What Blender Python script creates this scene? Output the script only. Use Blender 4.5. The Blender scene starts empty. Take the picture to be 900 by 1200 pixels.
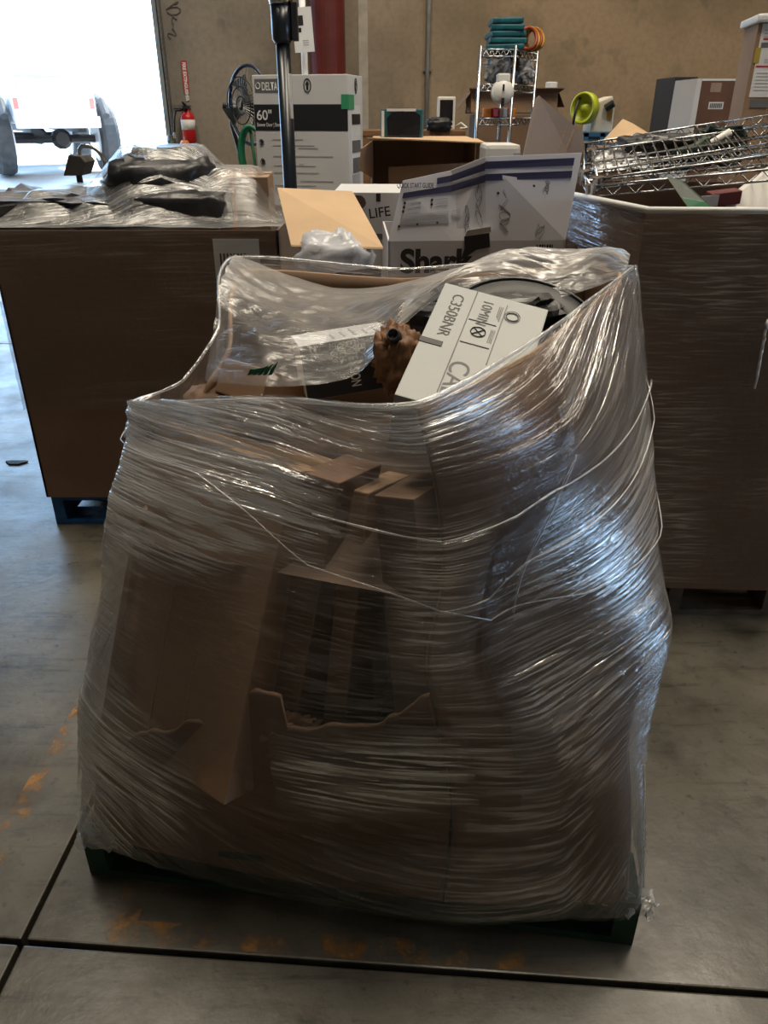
import bpy, bmesh, math, random
from mathutils import Vector, Matrix, noise, Euler
random.seed(7)
S = bpy.context.scene
COL = S.collection
R = math.radians

# ------------------------------------------------------------------ camera
F, PITCH, H = 901.0, R(27.5), 1.5
cam = bpy.data.objects.new('camera', bpy.data.cameras.new('camera'))
COL.objects.link(cam)
cam.location = (0, 0, H)
cam.rotation_euler = (R(90) - PITCH, 0, 0)
cam.data.sensor_fit = 'HORIZONTAL'
cam.data.sensor_width = 36.0
cam.data.lens = 36.0 * F / 900.0
cam.data.clip_start = 0.05
S.camera = cam

# ------------------------------------------------------------------ world, sun, large lights, exposure
world = bpy.data.worlds.new('world'); S.world = world
world.use_nodes = True
bgn = world.node_tree.nodes['Background']
bgn.inputs[0].default_value = (0.42, 0.68, 1.0, 1)
bgn.inputs[1].default_value = 8.5
S.view_settings.view_transform = 'Standard'
S.view_settings.look = 'None'
S.view_settings.exposure = -0.22
S.view_settings.gamma = 1.0
S.view_settings.use_curve_mapping = False
S.cycles.use_denoising = True
S.cycles.max_bounces = 10
S.cycles.transparent_max_bounces = 24
S.cycles.caustics_reflective = False
S.cycles.caustics_refractive = False
S.cycles.sample_clamp_indirect = 6.0

def light(name, kind, loc, energy, color, rot=(0, 0, 0), size=1.0, size_y=None, shape=None, portal=False):
    d = bpy.data.lights.new(name, kind)
    d.energy = energy; d.color = color
    if kind == 'AREA':
        d.shape = shape or ('RECTANGLE' if size_y else 'SQUARE')
        d.size = size
        if size_y: d.size_y = size_y
        if portal: d.cycles.is_portal = True
    o = bpy.data.objects.new(name, d); COL.objects.link(o)
    o.location = loc; o.rotation_euler = rot
    return o

sun = light('sun', 'SUN', (0, 20, 20), 26.0, (1.0, 0.95, 0.86), rot=(R(35), 0, R(160)))
sun.data.angle = R(0.6)
# daylight portals in the two dock doors (sampling aids for the sky, they add no light)
light('portal', 'AREA', (-4.6, 9.75, 2.1), 0, (1, 1, 1), rot=(R(90), 0, 0), size=4.4, size_y=4.2, portal=True)
light('portal', 'AREA', (7.9, 0.1, 1.6), 0, (1, 1, 1), rot=(R(90), 0, R(-90)), size=2.0, size_y=3.2, portal=True)
# roof skylights; the one nearest the camera is added for film highlights
OVERHEAD = [(1.5, 2.7, 270), (0.9, 1.2, 110), (3.4, 5.2, 190), (-2.2, 3.6, 250), (0.2, 8.2, 110)]
for x, y, e in OVERHEAD:
    light('overhead_light', 'AREA', (x, y, 7.42), e, (1.0, 0.88, 0.70), size=1.3, size_y=2.4)

# ------------------------------------------------------------------ helpers
def at(x, y, Y):
    u = (x - 450) / F; v = (y - 600) / F
    c, s = math.cos(PITCH), math.sin(PITCH)
    r = Vector((u, c - v * s, -s - v * c))
    return Vector((0, 0, H)) + r * (Y / r.y)
def atz(x, y, z):
    u = (x - 450) / F; v = (y - 600) / F
    c, s = math.cos(PITCH), math.sin(PITCH)
    r = Vector((u, c - v * s, -s - v * c))
    return Vector((0, 0, H)) + r * ((z - H) / r.z)

MATS = {}
def mat(name, color, rough=0.6, metal=0.0, var=0.12, scale=8.0, bump=0.0, bscale=60.0, stretch=(1, 1, 1), color2=None, spec=0.5, emit=0, trans=0, alpha=1):
    if name in MATS: return MATS[name]
    m = bpy.data.materials.new(name); m.use_nodes = True
    n = m.node_tree.nodes; l = m.node_tree.links
    b = n['Principled BSDF']
    b.inputs['Roughness'].default_value = rough
    b.inputs['Metallic'].default_value = metal
    b.inputs['Specular IOR Level'].default_value = spec
    b.inputs['Transmission Weight'].default_value = trans
    b.inputs['Alpha'].default_value = alpha
    tc = n.new('ShaderNodeTexCoord'); mp = n.new('ShaderNodeMapping')
    mp.inputs['Scale'].default_value = stretch
    l.new(tc.outputs['Object'], mp.inputs[0])
    nz = n.new('ShaderNodeTexNoise'); nz.inputs['Scale'].default_value = scale; nz.inputs['Detail'].default_value = 5
    l.new(mp.outputs[0], nz.inputs['Vector'])
    cr = n.new('ShaderNodeValToRGB')
    c1 = color2 or tuple(c * (1 - var * 1.6) for c in color)
    c2 = tuple(min(1, c * (1 + var)) for c in color)
    cr.color_ramp.elements[0].position = 0.3; cr.color_ramp.elements[1].position = 0.7
    cr.color_ramp.elements[0].color = (*c1, 1); cr.color_ramp.elements[1].color = (*c2, 1)
    l.new(nz.outputs[0], cr.inputs[0]); l.new(cr.outputs[0], b.inputs['Base Color'])
    if bump:
        n2 = n.new('ShaderNodeTexNoise'); n2.inputs['Scale'].default_value = bscale; n2.inputs['Detail'].default_value = 4
        l.new(mp.outputs[0], n2.inputs['Vector'])
        bp = n.new('ShaderNodeBump'); bp.inputs['Strength'].default_value = bump; bp.inputs['Distance'].default_value = 0.01
        l.new(n2.outputs[0], bp.inputs['Height']); l.new(bp.outputs[0], b.inputs['Normal'])
    MATS[name] = m
    return m

def thing(name, label, cat, loc=(0, 0, 0), group=None, kind=None):
    o = bpy.data.objects.new(name, None); COL.objects.link(o)
    o.location = loc; o.empty_display_size = 0.1
    o['label'] = label
    if cat: o['category'] = cat
    if group: o['group'] = group
    if kind: o['kind'] = kind
    return o
def tag(o, label=None, cat=None, group=None, kind=None):
    if label: o['label'] = label
    if cat: o['category'] = cat
    if group: o['group'] = group
    if kind: o['kind'] = kind
    return o

class MB:
    """collects shapes given in world coordinates, links them as one mesh object"""
    def __init__(s): s.v = []; s.f = []; s.uv = None
    def add(s, vs, fs):
        k = len(s.v); s.v += [tuple(v) for v in vs]; s.f += [tuple(i + k for i in f) for f in fs]; return s
    def obox(s, o, ex, ey, ez):
        o, ex, ey, ez = Vector(o), Vector(ex), Vector(ey), Vector(ez)
        if ex.cross(ey).dot(ez) < 0: o = o + ez; ez = -ez
        p = [o, o + ex, o + ex + ey, o + ey, o + ez, o + ex + ez, o + ex + ey + ez, o + ey + ez]
        return s.add(p, [(3, 2, 1, 0), (4, 5, 6, 7), (0, 1, 5, 4), (1, 2, 6, 5), (2, 3, 7, 6), (3, 0, 4, 7)])
    def box(s, c, size, rz=0, rx=0, ry=0):
        M = Euler((rx, ry, rz)).to_matrix(); c = Vector(c)
        ex, ey, ez = (M @ Vector((size[0], 0, 0)), M @ Vector((0, size[1], 0)), M @ Vector((0, 0, size[2])))
        return s.obox(c - (ex + ey + ez) / 2, ex, ey, ez)
    def tube(s, pts, r, n=8, closed=False, caps=True):
        pts = [Vector(p) for p in pts]; m = len(pts)
        rr = r if isinstance(r, (list, tuple)) else [r] * m
        vs = []; up = None
        for i, p in enumerate(pts):
            a = pts[(i - 1) % m] if (closed or i > 0) else p
            b = pts[(i + 1) % m] if (closed or i < m - 1) else p
            t = (b - a).normalized()
            if up is None or abs(up.dot(t)) > 0.98:
                up = Vector((0, 0, 1)) if abs(t.z) < 0.9 else Vector((1, 0, 0))
            x = t.cross(up).normalized(); y = x.cross(t).normalized(); up = y
            for k in range(n):
                a_ = 2 * math.pi * k / n
                vs.append(p + (x * math.cos(a_) + y * math.sin(a_)) * rr[i])
        fs = []
        for i in range(m if closed else m - 1):
            j = (i + 1) % m
            for k in range(n):
                fs.append((i * n + k, i * n + (k + 1) % n, j * n + (k + 1) % n, j * n + k))
        if caps and not closed:
            fs.append(tuple(range(n - 1, -1, -1))); fs.append(tuple((m - 1) * n + k for k in range(n)))
        return s.add(vs, fs)
    def lathe(s, c, prof, axis=(0, 0, 1), n=24):
        c = Vector(c); ax = Vector(axis).normalized()
        x = ax.orthogonal().normalized(); y = ax.cross(x)
        vs = [c + ax * h + (x * math.cos(2 * math.pi * k / n) + y * math.sin(2 * math.pi * k / n)) * r for r, h in prof for k in range(n)]
        fs = [(i * n + k, i * n + (k + 1) % n, (i + 1) * n + (k + 1) % n, (i + 1) * n + k) for i in range(len(prof) - 1) for k in range(n)]
        fs.append(tuple(range(n - 1, -1, -1))); fs.append(tuple((len(prof) - 1) * n + k for k in range(n)))
        return s.add(vs, fs)
    def prism(s, poly, d):
        poly = [Vector(p) for p in poly]; d = Vector(d); n = len(poly)
        return s.add(poly + [p + d for p in poly], [tuple(range(n - 1, -1, -1)), tuple(range(n, 2 * n))] + [(i, (i + 1) % n, n + (i + 1) % n, n + i) for i in range(n)])
    def lump(s, c, size, e=0.6, amp=0.08, fr=3.0, rz=0, nu=28, nv=18, seed=0, tilt=0):
        """a sagging sack: superellipsoid with folds"""
        M = Euler((tilt, 0, rz)).to_matrix(); c = Vector(c)
        vs = []
        sp = lambda a, p: math.copysign(abs(a) ** p, a)
        for i in range(nv + 1):
            ph = -math.pi / 2 + math.pi * i / nv
            for k in range(nu):
                th = 2 * math.pi * k / nu
                d = Vector((sp(math.cos(ph), e) * sp(math.cos(th), e), sp(math.cos(ph), e) * sp(math.sin(th), e), sp(math.sin(ph), e)))
                q = d * fr + Vector((seed * 7.1, seed * 3.3, 0))
                w = 1 + amp * (noise.noise(q) + 0.6 * abs(noise.noise(q * 2.3)) * 2 - 0.4)
                vs.append(c + M @ Vector((d.x * size[0] / 2 * w, d.y * size[1] / 2 * w, d.z * size[2] / 2 * w)))
        fs = [(i * nu + k, i * nu + (k + 1) % nu, (i + 1) * nu + (k + 1) % nu, (i + 1) * nu + k) for i in range(nv) for k in range(nu)]
        return s.add(vs, fs)
    def build(s, name, m, parent=None, smooth=False, bevel=0, solid=0, weld=False):
        me = bpy.data.meshes.new(name); me.from_pydata(s.v, [], s.f)
        if bevel or weld:
            bm = bmesh.new(); bm.from_mesh(me)
            if weld: bmesh.ops.remove_doubles(bm, verts=bm.verts, dist=1e-5)
            if bevel: bmesh.ops.bevel(bm, geom=list(bm.edges), offset=bevel, segments=2, affect='EDGES', profile=0.6)
            bm.to_mesh(me); bm.free()
        me.validate()
        o = bpy.data.objects.new(name, me); COL.objects.link(o)
        if m: me.materials.append(MATS[m] if isinstance(m, str) else m)
        if smooth:
            for p in me.polygons: p.use_smooth = True
        if solid:
            md = o.modifiers.new('thickness', 'SOLIDIFY'); md.thickness = solid; md.offset = -1
        if parent:
            o.parent = parent; bpy.context.view_layer.update() if False else None
            o.matrix_parent_inverse = Matrix.Translation(-parent_loc(parent))
        return o
def parent_loc(p):
    v = Vector(p.location)
    q = p.parent
    # a mesh part built in world coordinates keeps its world position through its own inverse
    return v if p.type == 'EMPTY' else Vector((0, 0, 0))

def sheet(fn, nu, nv, name, m, parent, solid=0, smooth=True, closed=False, uvfn=None, thick=None):
    """loft a grid fn(i/nu, j/nv) -> Vector"""
    mb = MB(); vs = [fn(i / nu, j / nv) for j in range(nv + 1) for i in range(nu + 1)]
    fs = [(j * (nu + 1) + i, j * (nu + 1) + i + 1, (j + 1) * (nu + 1) + i + 1, (j + 1) * (nu + 1) + i) for j in range(nv) for i in range(nu)]
    mb.add(vs, fs)
    o = mb.build(name, m, parent, smooth=smooth, solid=solid)
    if uvfn:
        vuv = [uvfn(i / nu, j / nv) for j in range(nv + 1) for i in range(nu + 1)]
        lay = o.data.uv_layers.new(name='wrap')
        for lp in o.data.loops: lay.data[lp.index].uv = vuv[lp.vertex_index]
    if thick:
        a = o.data.attributes.new('layers', 'FLOAT', 'POINT')
        vals = [thick(i / nu, j / nv) for j in range(nv + 1) for i in range(nu + 1)]
        a.data.foreach_set('value', vals)
    return o

def text(body, size, o, xd, up, m, parent, bold=0.0, align='LEFT', name='lettering', sx=1.0):
    cu = bpy.data.curves.new(name, 'FONT'); cu.body = body; cu.size = size; cu.align_x = align
    cu.offset = bold; cu.space_character = 1.0
    t = bpy.data.objects.new('tmp_text', cu); COL.objects.link(t)
    dg = bpy.context.evaluated_depsgraph_get()
    me = bpy.data.meshes.new_from_object(t.evaluated_get(dg)); bpy.data.objects.remove(t); bpy.data.curves.remove(cu)
    xd = Vector(xd).normalized(); up = Vector(up); up = (up - xd * up.dot(xd)).normalized(); nn = xd.cross(up)
    M = Matrix((( xd.x * sx, up.x, nn.x, o[0]), (xd.y * sx, up.y, nn.y, o[1]), (xd.z * sx, up.z, nn.z, o[2]), (0, 0, 0, 1)))
    me.transform(M); me.materials.clear(); me.materials.append(MATS[m])
    ob = bpy.data.objects.new(name, me); COL.objects.link(ob)
    if parent:
        ob.parent = parent; ob.matrix_parent_inverse = Matrix.Translation(-parent_loc(parent))
    return ob

class Face:
    """a flat face with origin o (lower left), unit axes x and up; places print a hair above it"""
    def __init__(s, o, x, up):
        s.o = Vector(o); s.x = Vector(x).normalized(); up = Vector(up); s.u = (up - s.x * up.dot(s.x)).normalized(); s.n = s.x.cross(s.u)
    def p(s, a, b, h=0.0015): return s.o + s.x * a + s.u * b + s.n * h
    def rect(s, a0, b0, a1, b1, m, parent, name='printed_panel', h=0.0012):
        return MB().obox(s.p(a0, b0, 0.0), s.x * (a1 - a0), s.u * (b1 - b0), s.n * h).build(name, m, parent)
    def rects(s, rs, m, parent, name='print_lines', h=0.0014):
        mb = MB()
        for a0, b0, a1, b1 in rs: mb.obox(s.p(a0, b0, 0), s.x * (a1 - a0), s.u * (b1 - b0), s.n * h)
        return mb.build(name, m, parent)
    def text(s, body, size, a, b, m, parent, bold=0.0, rot=0, h=0.0007, sx=1.0, align='LEFT'):
        c, q = math.cos(rot), math.sin(rot)
        return text(body, size, s.p(a, b, h), s.x * c + s.u * q, s.u * c - s.x * q, m, parent, bold, sx=sx, align=align)
    def tube(s, pts, r, m, parent, name='line_drawing', closed=False):
        return MB().tube([s.p(a, b, 0.0012) for a, b in pts], r, 4, closed=closed).build(name, m, parent)

# ------------------------------------------------------------------ materials
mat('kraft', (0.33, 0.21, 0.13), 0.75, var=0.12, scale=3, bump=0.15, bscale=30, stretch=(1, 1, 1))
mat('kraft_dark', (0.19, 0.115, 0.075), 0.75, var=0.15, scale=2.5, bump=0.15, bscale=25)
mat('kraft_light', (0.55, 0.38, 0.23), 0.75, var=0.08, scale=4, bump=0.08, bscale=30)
mat('kraft_grey', (0.34, 0.28, 0.26), 0.8, var=0.1, scale=3, bump=0.1, bscale=30)
mat('kraft_edge', (0.42, 0.28, 0.17), 0.9, var=0.25, scale=120, stretch=(1, 1, 4))
mat('white_board', (0.62, 0.62, 0.63), 0.6, var=0.05, scale=3)
mat('grey_board', (0.60, 0.60, 0.66), 0.6, var=0.05, scale=3)
mat('label_white', (0.72, 0.73, 0.74), 0.5, var=0.04)
mat('ink_black', (0.012, 0.012, 0.014), 0.5, var=0.1)
mat('ink_grey', (0.13, 0.13, 0.14), 0.6, var=0.1)
mat('ink_lightgrey', (0.40, 0.40, 0.41), 0.6, var=0.1)
mat('ink_navy', (0.025, 0.025, 0.075), 0.5, var=0.1)
mat('ink_white', (0.75, 0.75, 0.75), 0.6, var=0.02)
mat('ink_red', (0.5, 0.03, 0.03), 0.5, var=0.1)
mat('green_tape', (0.05, 0.32, 0.16), 0.3, var=0.1)
mat('black_plastic', (0.012, 0.012, 0.014), 0.5, var=0.2, scale=20)
mat('black_sack', (0.02, 0.021, 0.026), 0.35, var=0.4, scale=14, bump=0.5, bscale=16)
mat('black_paint', (0.008, 0.012, 0.02), 0.28, var=0.1)
mat('chrome', (0.48, 0.50, 0.52), 0.25, metal=1.0, var=0.1, scale=40)
mat('dull_steel', (0.36, 0.37, 0.38), 0.4, metal=0.9, var=0.2, scale=40)
mat('white_paint', (0.78, 0.79, 0.8), 0.35, var=0.05)
mat('red_paint', (0.115, 0.016, 0.013), 0.45, var=0.25, scale=4)
mat('red_gloss', (0.52, 0.015, 0.02), 0.25, var=0.05)
mat('green_pallet', (0.008, 0.045, 0.026), 0.7, var=0.35, scale=14, bump=0.3, bscale=40)
mat('blue_pallet', (0.01, 0.09, 0.27), 0.65, var=0.3, scale=14, bump=0.3, bscale=40)
mat('wood_pallet', (0.13, 0.09, 0.06), 0.8, var=0.35, scale=10, bump=0.3, bscale=40)
mat('white_plastic', (0.74, 0.73, 0.69), 0.35, var=0.04)
mat('beige_plastic', (0.66, 0.61, 0.50), 0.4, var=0.05)
mat('lime_plastic', (0.42, 0.48, 0.02), 0.35, var=0.06)
mat('teal_plastic', (0.012, 0.11, 0.14), 0.35, var=0.3, scale=20)
mat('blue_plastic', (0.03, 0.13, 0.28), 0.35, var=0.15)
mat('green_plastic', (0.01, 0.16, 0.07), 0.4, var=0.2)
mat('dark_green', (0.012, 0.035, 0.022), 0.5, var=0.3)
mat('amber_paper', (0.22, 0.105, 0.045), 0.6, var=0.3, scale=12, bump=0.5, bscale=18)
mat('orange_plastic', (0.6, 0.19, 0.02), 0.45, var=0.2)
mat('yellow_cord', (0.5, 0.26, 0.02), 0.5, var=0.2)
mat('dark_glass', (0.012, 0.013, 0.018), 0.08, var=0.3)
mat('wood_desk', (0.22, 0.11, 0.05), 0.5, var=0.2, scale=6, stretch=(1, 8, 8))
mat('truck_white', (0.8, 0.82, 0.84), 0.25, var=0.02)
mat('tyre', (0.05, 0.055, 0.06), 0.85, var=0.2)
mat('tail_red', (0.7, 0.25, 0.22), 0.3, var=0.05)
mat('filler', (0.10, 0.065, 0.045), 0.85, var=0.4, scale=7, bump=0.6, bscale=12)
mat('dark_filler', (0.025, 0.022, 0.024), 0.7, var=0.5, scale=9, bump=0.6, bscale=12)

def concrete_floor():
    m = bpy.data.materials.new('polished_concrete'); m.use_nodes = True
    n, l = m.node_tree.nodes, m.node_tree.links; b = n['Principled BSDF']
    geo = n.new('ShaderNodeNewGeometry')
    def nz(sc, det=6, ro=0.6, st=None):
        t = n.new('ShaderNodeTexNoise'); t.inputs['Scale'].default_value = sc; t.inputs['Detail'].default_value = det; t.inputs['Roughness'].default_value = ro
        if st:
            mp = n.new('ShaderNodeMapping'); mp.inputs['Scale'].default_value = st; mp.inputs['Rotation'].default_value = (0, 0, R(-4))
            l.new(geo.outputs['Position'], mp.inputs[0]); l.new(mp.outputs[0], t.inputs['Vector'])
        else: l.new(geo.outputs['Position'], t.inputs['Vector'])
        return t
    def ramp(src, p0, c0, p1, c1):
        r = n.new('ShaderNodeValToRGB'); r.color_ramp.elements[0].position = p0; r.color_ramp.elements[1].position = p1
        r.color_ramp.elements[0].color = (*c0, 1); r.color_ramp.elements[1].color = (*c1, 1); l.new(src.outputs[0], r.inputs[0]); return r
    base = ramp(nz(1.6), 0.32, (0.058, 0.052, 0.041), 0.68, (0.145, 0.131, 0.102))
    stain = ramp(nz(5.5, 8, 0.7), 0.30, (0.35, 0.33, 0.30), 0.52, (1, 1, 1))
    scuff = ramp(nz(3.0, 8, 0.72, (1.0, 9.0, 1.0)), 0.30, (0.28, 0.27, 0.26), 0.46, (1, 1, 1))
    speck = ramp(nz(38, 3, 0.6), 0.28, (0.45, 0.43, 0.4), 0.40, (1, 1, 1))
    prev = base
    for s in (stain, scuff, speck):
        mx = n.new('ShaderNodeMixRGB'); mx.blend_type = 'MULTIPLY'; mx.inputs[0].default_value = 0.85
        l.new(prev.outputs[0], mx.inputs[1]); l.new(s.outputs[0], mx.inputs[2]); prev = mx
    l.new(prev.outputs[0], b.inputs['Base Color'])
    rr = ramp(nz(4, 6), 0.3, (0.26,) * 3, 0.7, (0.48,) * 3)
    l.new(rr.outputs[0], b.inputs['Roughness'])
    bp = n.new('ShaderNodeBump'); bp.inputs['Strength'].default_value = 0.12; bp.inputs['Distance'].default_value = 0.01
    l.new(nz(25, 6).outputs[0], bp.inputs['Height']); l.new(bp.outputs[0], b.inputs['Normal'])
    MATS['floor'] = m
concrete_floor()

def worn_paint(name, col):
    m = bpy.data.materials.new(name); m.use_nodes = True
    n, l = m.node_tree.nodes, m.node_tree.links; b = n['Principled BSDF']
    b.inputs['Base Color'].default_value = (*col, 1); b.inputs['Roughness'].default_value = 0.55
    geo = n.new('ShaderNodeNewGeometry'); t = n.new('ShaderNodeTexNoise'); t.inputs['Scale'].default_value = 14; t.inputs['Detail'].default_value = 8; t.inputs['Roughness'].default_value = 0.7
    l.new(geo.outputs['Position'], t.inputs['Vector'])
    r = n.new('ShaderNodeValToRGB'); r.color_ramp.elements[0].position = 0.50; r.color_ramp.elements[1].position = 0.64
    r.color_ramp.elements[1].color = (0.7, 0.7, 0.7, 1)
    l.new(t.outputs[0], r.inputs[0]); l.new(r.outputs[0], b.inputs['Alpha'])
    MATS[name] = m
worn_paint('worn_orange', (0.36, 0.17, 0.035))

def wall_mat():
    m = bpy.data.materials.new('tilt_up_concrete'); m.use_nodes = True
    n, l = m.node_tree.nodes, m.node_tree.links; b = n['Principled BSDF']
    geo = n.new('ShaderNodeNewGeometry')
    def nz(sc, det=6, st=(1, 1, 1)):
        mp = n.new('ShaderNodeMapping'); mp.inputs['Scale'].default_value = st
        t = n.new('ShaderNodeTexNoise'); t.inputs['Scale'].default_value = sc; t.inputs['Detail'].default_value = det
        l.new(geo.outputs['Position'], mp.inputs[0]); l.new(mp.outputs[0], t.inputs['Vector']); return t
    sx = n.new('ShaderNodeSeparateXYZ'); l.new(geo.outputs['Position'], sx.inputs[0])
    # wall tone runs from greyer beside the door to browner at the right
    mr = n.new('ShaderNodeMapRange'); mr.inputs['From Min'].default_value = -2.4; mr.inputs['From Max'].default_value = 1.2
    l.new(sx.outputs['X'], mr.inputs['Value'])
    mx = n.new('ShaderNodeMixRGB'); mx.inputs[1].default_value = (0.31, 0.275, 0.235, 1); mx.inputs[2].default_value = (0.34, 0.245, 0.155, 1)
    l.new(mr.outputs[0], mx.inputs[0])
    def mul(prev, src, p0, c0, p1, c1, f):
        r = n.new('ShaderNodeValToRGB'); r.color_ramp.elements[0].position = p0; r.color_ramp.elements[1].position = p1
        r.color_ramp.elements[0].color = (*c0, 1); r.color_ramp.elements[1].color = (*c1, 1); l.new(src.outputs[0], r.inputs[0])
        k = n.new('ShaderNodeMixRGB'); k.blend_type = 'MULTIPLY'; k.inputs[0].default_value = f
        l.new(prev.outputs[0], k.inputs[1]); l.new(r.outputs[0], k.inputs[2]); return k
    p = mul(mx, nz(1.1, 7), 0.36, (0.66, 0.68, 0.68), 0.6, (1, 1, 1), 1)
    p = mul(p, nz(2.6, 3), 0.60, (1, 1, 1), 0.66, (0.72, 0.76, 0.78), 0.75)
    p = mul(p, nz(18, 6), 0.3, (0.85, 0.85, 0.85), 0.6, (1, 1, 1), 1)
    l.new(p.outputs[0], b.inputs['Base Color']); b.inputs['Roughness'].default_value = 0.85
    MATS['wall'] = m
wall_mat()
mat('ceiling_deck', (0.16, 0.155, 0.15), 0.8)
mat('asphalt', (0.42, 0.42, 0.42), 0.9, var=0.15, scale=1.5)

def film_mat(name, base=0.10, streak=0.55, gloss=0.5, fx=5.0, fy=150.0, rough=0.16, tint=(0.86, 0.88, 0.90), bump=0.6, lo=0.45, hi=0.72):
    """clear stretch film: mostly see-through, hazy and shiny where it is pulled into strands"""
    m = bpy.data.materials.new(name); m.use_nodes = True
    n, l = m.node_tree.nodes, m.node_tree.links; n.clear()
    out = n.new('ShaderNodeOutputMaterial')
    uv = n.new('ShaderNodeUVMap'); uv.uv_map = 'wrap'
    at_ = n.new('ShaderNodeAttribute'); at_.attribute_name = 'layers'
    def nz(sx, sy, det=4, off=0, dist=0.0):
        mp = n.new('ShaderNodeMapping'); mp.inputs['Scale'].default_value = (sx, sy, 1); mp.inputs['Location'].default_value = (off, off * 1.7, 0)
        t = n.new('ShaderNodeTexNoise'); t.noise_dimensions = '2D'; t.inputs['Scale'].default_value = 1; t.inputs['Detail'].default_value = det; t.inputs['Distortion'].default_value = dist
        l.new(uv.outputs[0], mp.inputs[0]); l.new(mp.outputs[0], t.inputs['Vector']); return t
    def math_(op, a, b_):
        k = n.new('ShaderNodeMath'); k.operation = op; k.use_clamp = False
        for i, s in enumerate((a, b_)):
            if isinstance(s, (int, float)): k.inputs[i].default_value = s
            else: l.new(s, k.inputs[i])
        return k.outputs[0]
    fine = nz(fx, fy, 3, 0, 0.15); mid = nz(fx * 0.5, fy * 0.28, 3, 5.3, 0.3); patch = nz(2.2, 3.4, 4, 11.0, 0.6); crinkle = nz(28, 60, 3, 3.1, 1.0)
    def mapr(src, a, b_, c=0.0, d=1.0):
        k = n.new('ShaderNodeMapRange'); k.inputs['From Min'].default_value = a; k.inputs['From Max'].default_value = b_; k.inputs['To Min'].default_value = c; k.inputs['To Max'].default_value = d
        l.new(src, k.inputs['Value']); return k.outputs[0]
    s1 = mapr(fine.outputs[0], lo, hi); s2 = mapr(mid.outputs[0], 0.45, 0.75); pt = mapr(patch.outputs[0], 0.38, 0.60)
    st = math_('MULTIPLY', math_('ADD', s1, math_('MULTIPLY', s2, 0.6)), math_('ADD', math_('MULTIPLY', pt, 0.92), 0.08))
    fac = math_('MULTIPLY', math_('ADD', math_('MULTIPLY', st, streak), base), at_.outputs['Fac'])
    fac = math_('MINIMUM', fac, 0.92)
    hgt = math_('ADD', math_('ADD', math_('MULTIPLY', fine.outputs[0], 0.5), math_('MULTIPLY', mid.outputs[0], 0.7)), math_('MULTIPLY', crinkle.outputs[0], 0.35))
    bp = n.new('ShaderNodeBump'); bp.inputs['Strength'].default_value = bump; bp.inputs['Distance'].default_value = 0.012
    l.new(hgt, bp.inputs['Height'])
    tr = n.new('ShaderNodeBsdfTransparent'); tr.inputs[0].default_value = (0.95, 0.955, 0.96, 1)
    df = n.new('ShaderNodeBsdfDiffuse'); df.inputs[0].default_value = (*tint, 1)
    tl = n.new('ShaderNodeBsdfTranslucent'); tl.inputs[0].default_value = (*tint, 1)
    gl = n.new('ShaderNodeBsdfGlossy'); gl.inputs['Roughness'].default_value = rough; gl.inputs[0].default_value = (1, 1, 1, 1)
    for s in (df, tl, gl): l.new(bp.outputs[0], s.inputs['Normal'])
    a = n.new('ShaderNodeMixShader'); a.inputs[0].default_value = 0.45; l.new(df.outputs[0], a.inputs[1]); l.new(tl.outputs[0], a.inputs[2])
    b2 = n.new('ShaderNodeMixShader'); b2.inputs[0].default_value = gloss; l.new(a.outputs[0], b2.inputs[1]); l.new(gl.outputs[0], b2.inputs[2])
    # haze/strands over the clear film, then the film's own Fresnel sheen
    c = n.new('ShaderNodeMixShader'); l.new(fac, c.inputs[0]); l.new(tr.outputs[0], c.inputs[1]); l.new(b2.outputs[0], c.inputs[2])
    lw = n.new('ShaderNodeFresnel'); lw.inputs['IOR'].default_value = 1.45; l.new(bp.outputs[0], lw.inputs['Normal'])
    d = n.new('ShaderNodeMixShader'); l.new(math_('MINIMUM', math_('MULTIPLY', lw.outputs[0], 0.9), 0.35), d.inputs[0]); l.new(c.outputs[0], d.inputs[1]); l.new(gl.outputs[0], d.inputs[2])
    l.new(d.outputs[0], out.inputs[0])
    MATS[name] = m
film_mat('film', base=0.05, streak=0.40, fx=9, fy=150, gloss=0.6, rough=0.22, lo=0.50, hi=0.62)
film_mat('film_band', base=0.04, streak=0.80, fx=8.0, fy=160, rough=0.22, gloss=0.6, lo=0.50, hi=0.61)
film_mat('film_clear', base=0.03, streak=0.32, fx=3.0, fy=110, lo=0.52, hi=0.78)
film_mat('film_bunched', base=0.30, streak=0.32, fx=14, fy=50, rough=0.3, bump=0.6, gloss=0.30)
film_mat('film_heap', base=0.11, streak=0.36, fx=7, fy=120, rough=0.3, bump=0.5, gloss=0.35)
film_mat('film_rope', base=0.22, streak=0.35, fx=20, fy=60, rough=0.38, gloss=0.25)

# ================================================================== the setting
YW = 9.5
floor = thing('floor', 'stained polished concrete slab floor with dark joints', None, kind='structure')
MB().box((0, 2.3, -0.13), (18, 15, 0.1)).build('joint_bed', mat('joint_fill', (0.012, 0.011, 0.01), 0.9), floor)
J0 = Vector((-0.737, 0.985, 0)); jy = Vector((0.055, 0.9985, 0)).normalized(); jx = Vector((0.9975, -0.071, 0)).normalized()
L = 4.4; g = 0.006
for i in range(-2, 3):
    for j in range(-2, 2):
        o = J0 + jx * (i * L + g) + jy * (j * L + g)
        MB().obox(o + Vector((0, 0, -0.08)), jx * (L - 2 * g), jy * (L - 2 * g), Vector((0, 0, 0.08))).build('floor_slab', 'floor', floor, bevel=0.004)
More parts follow.
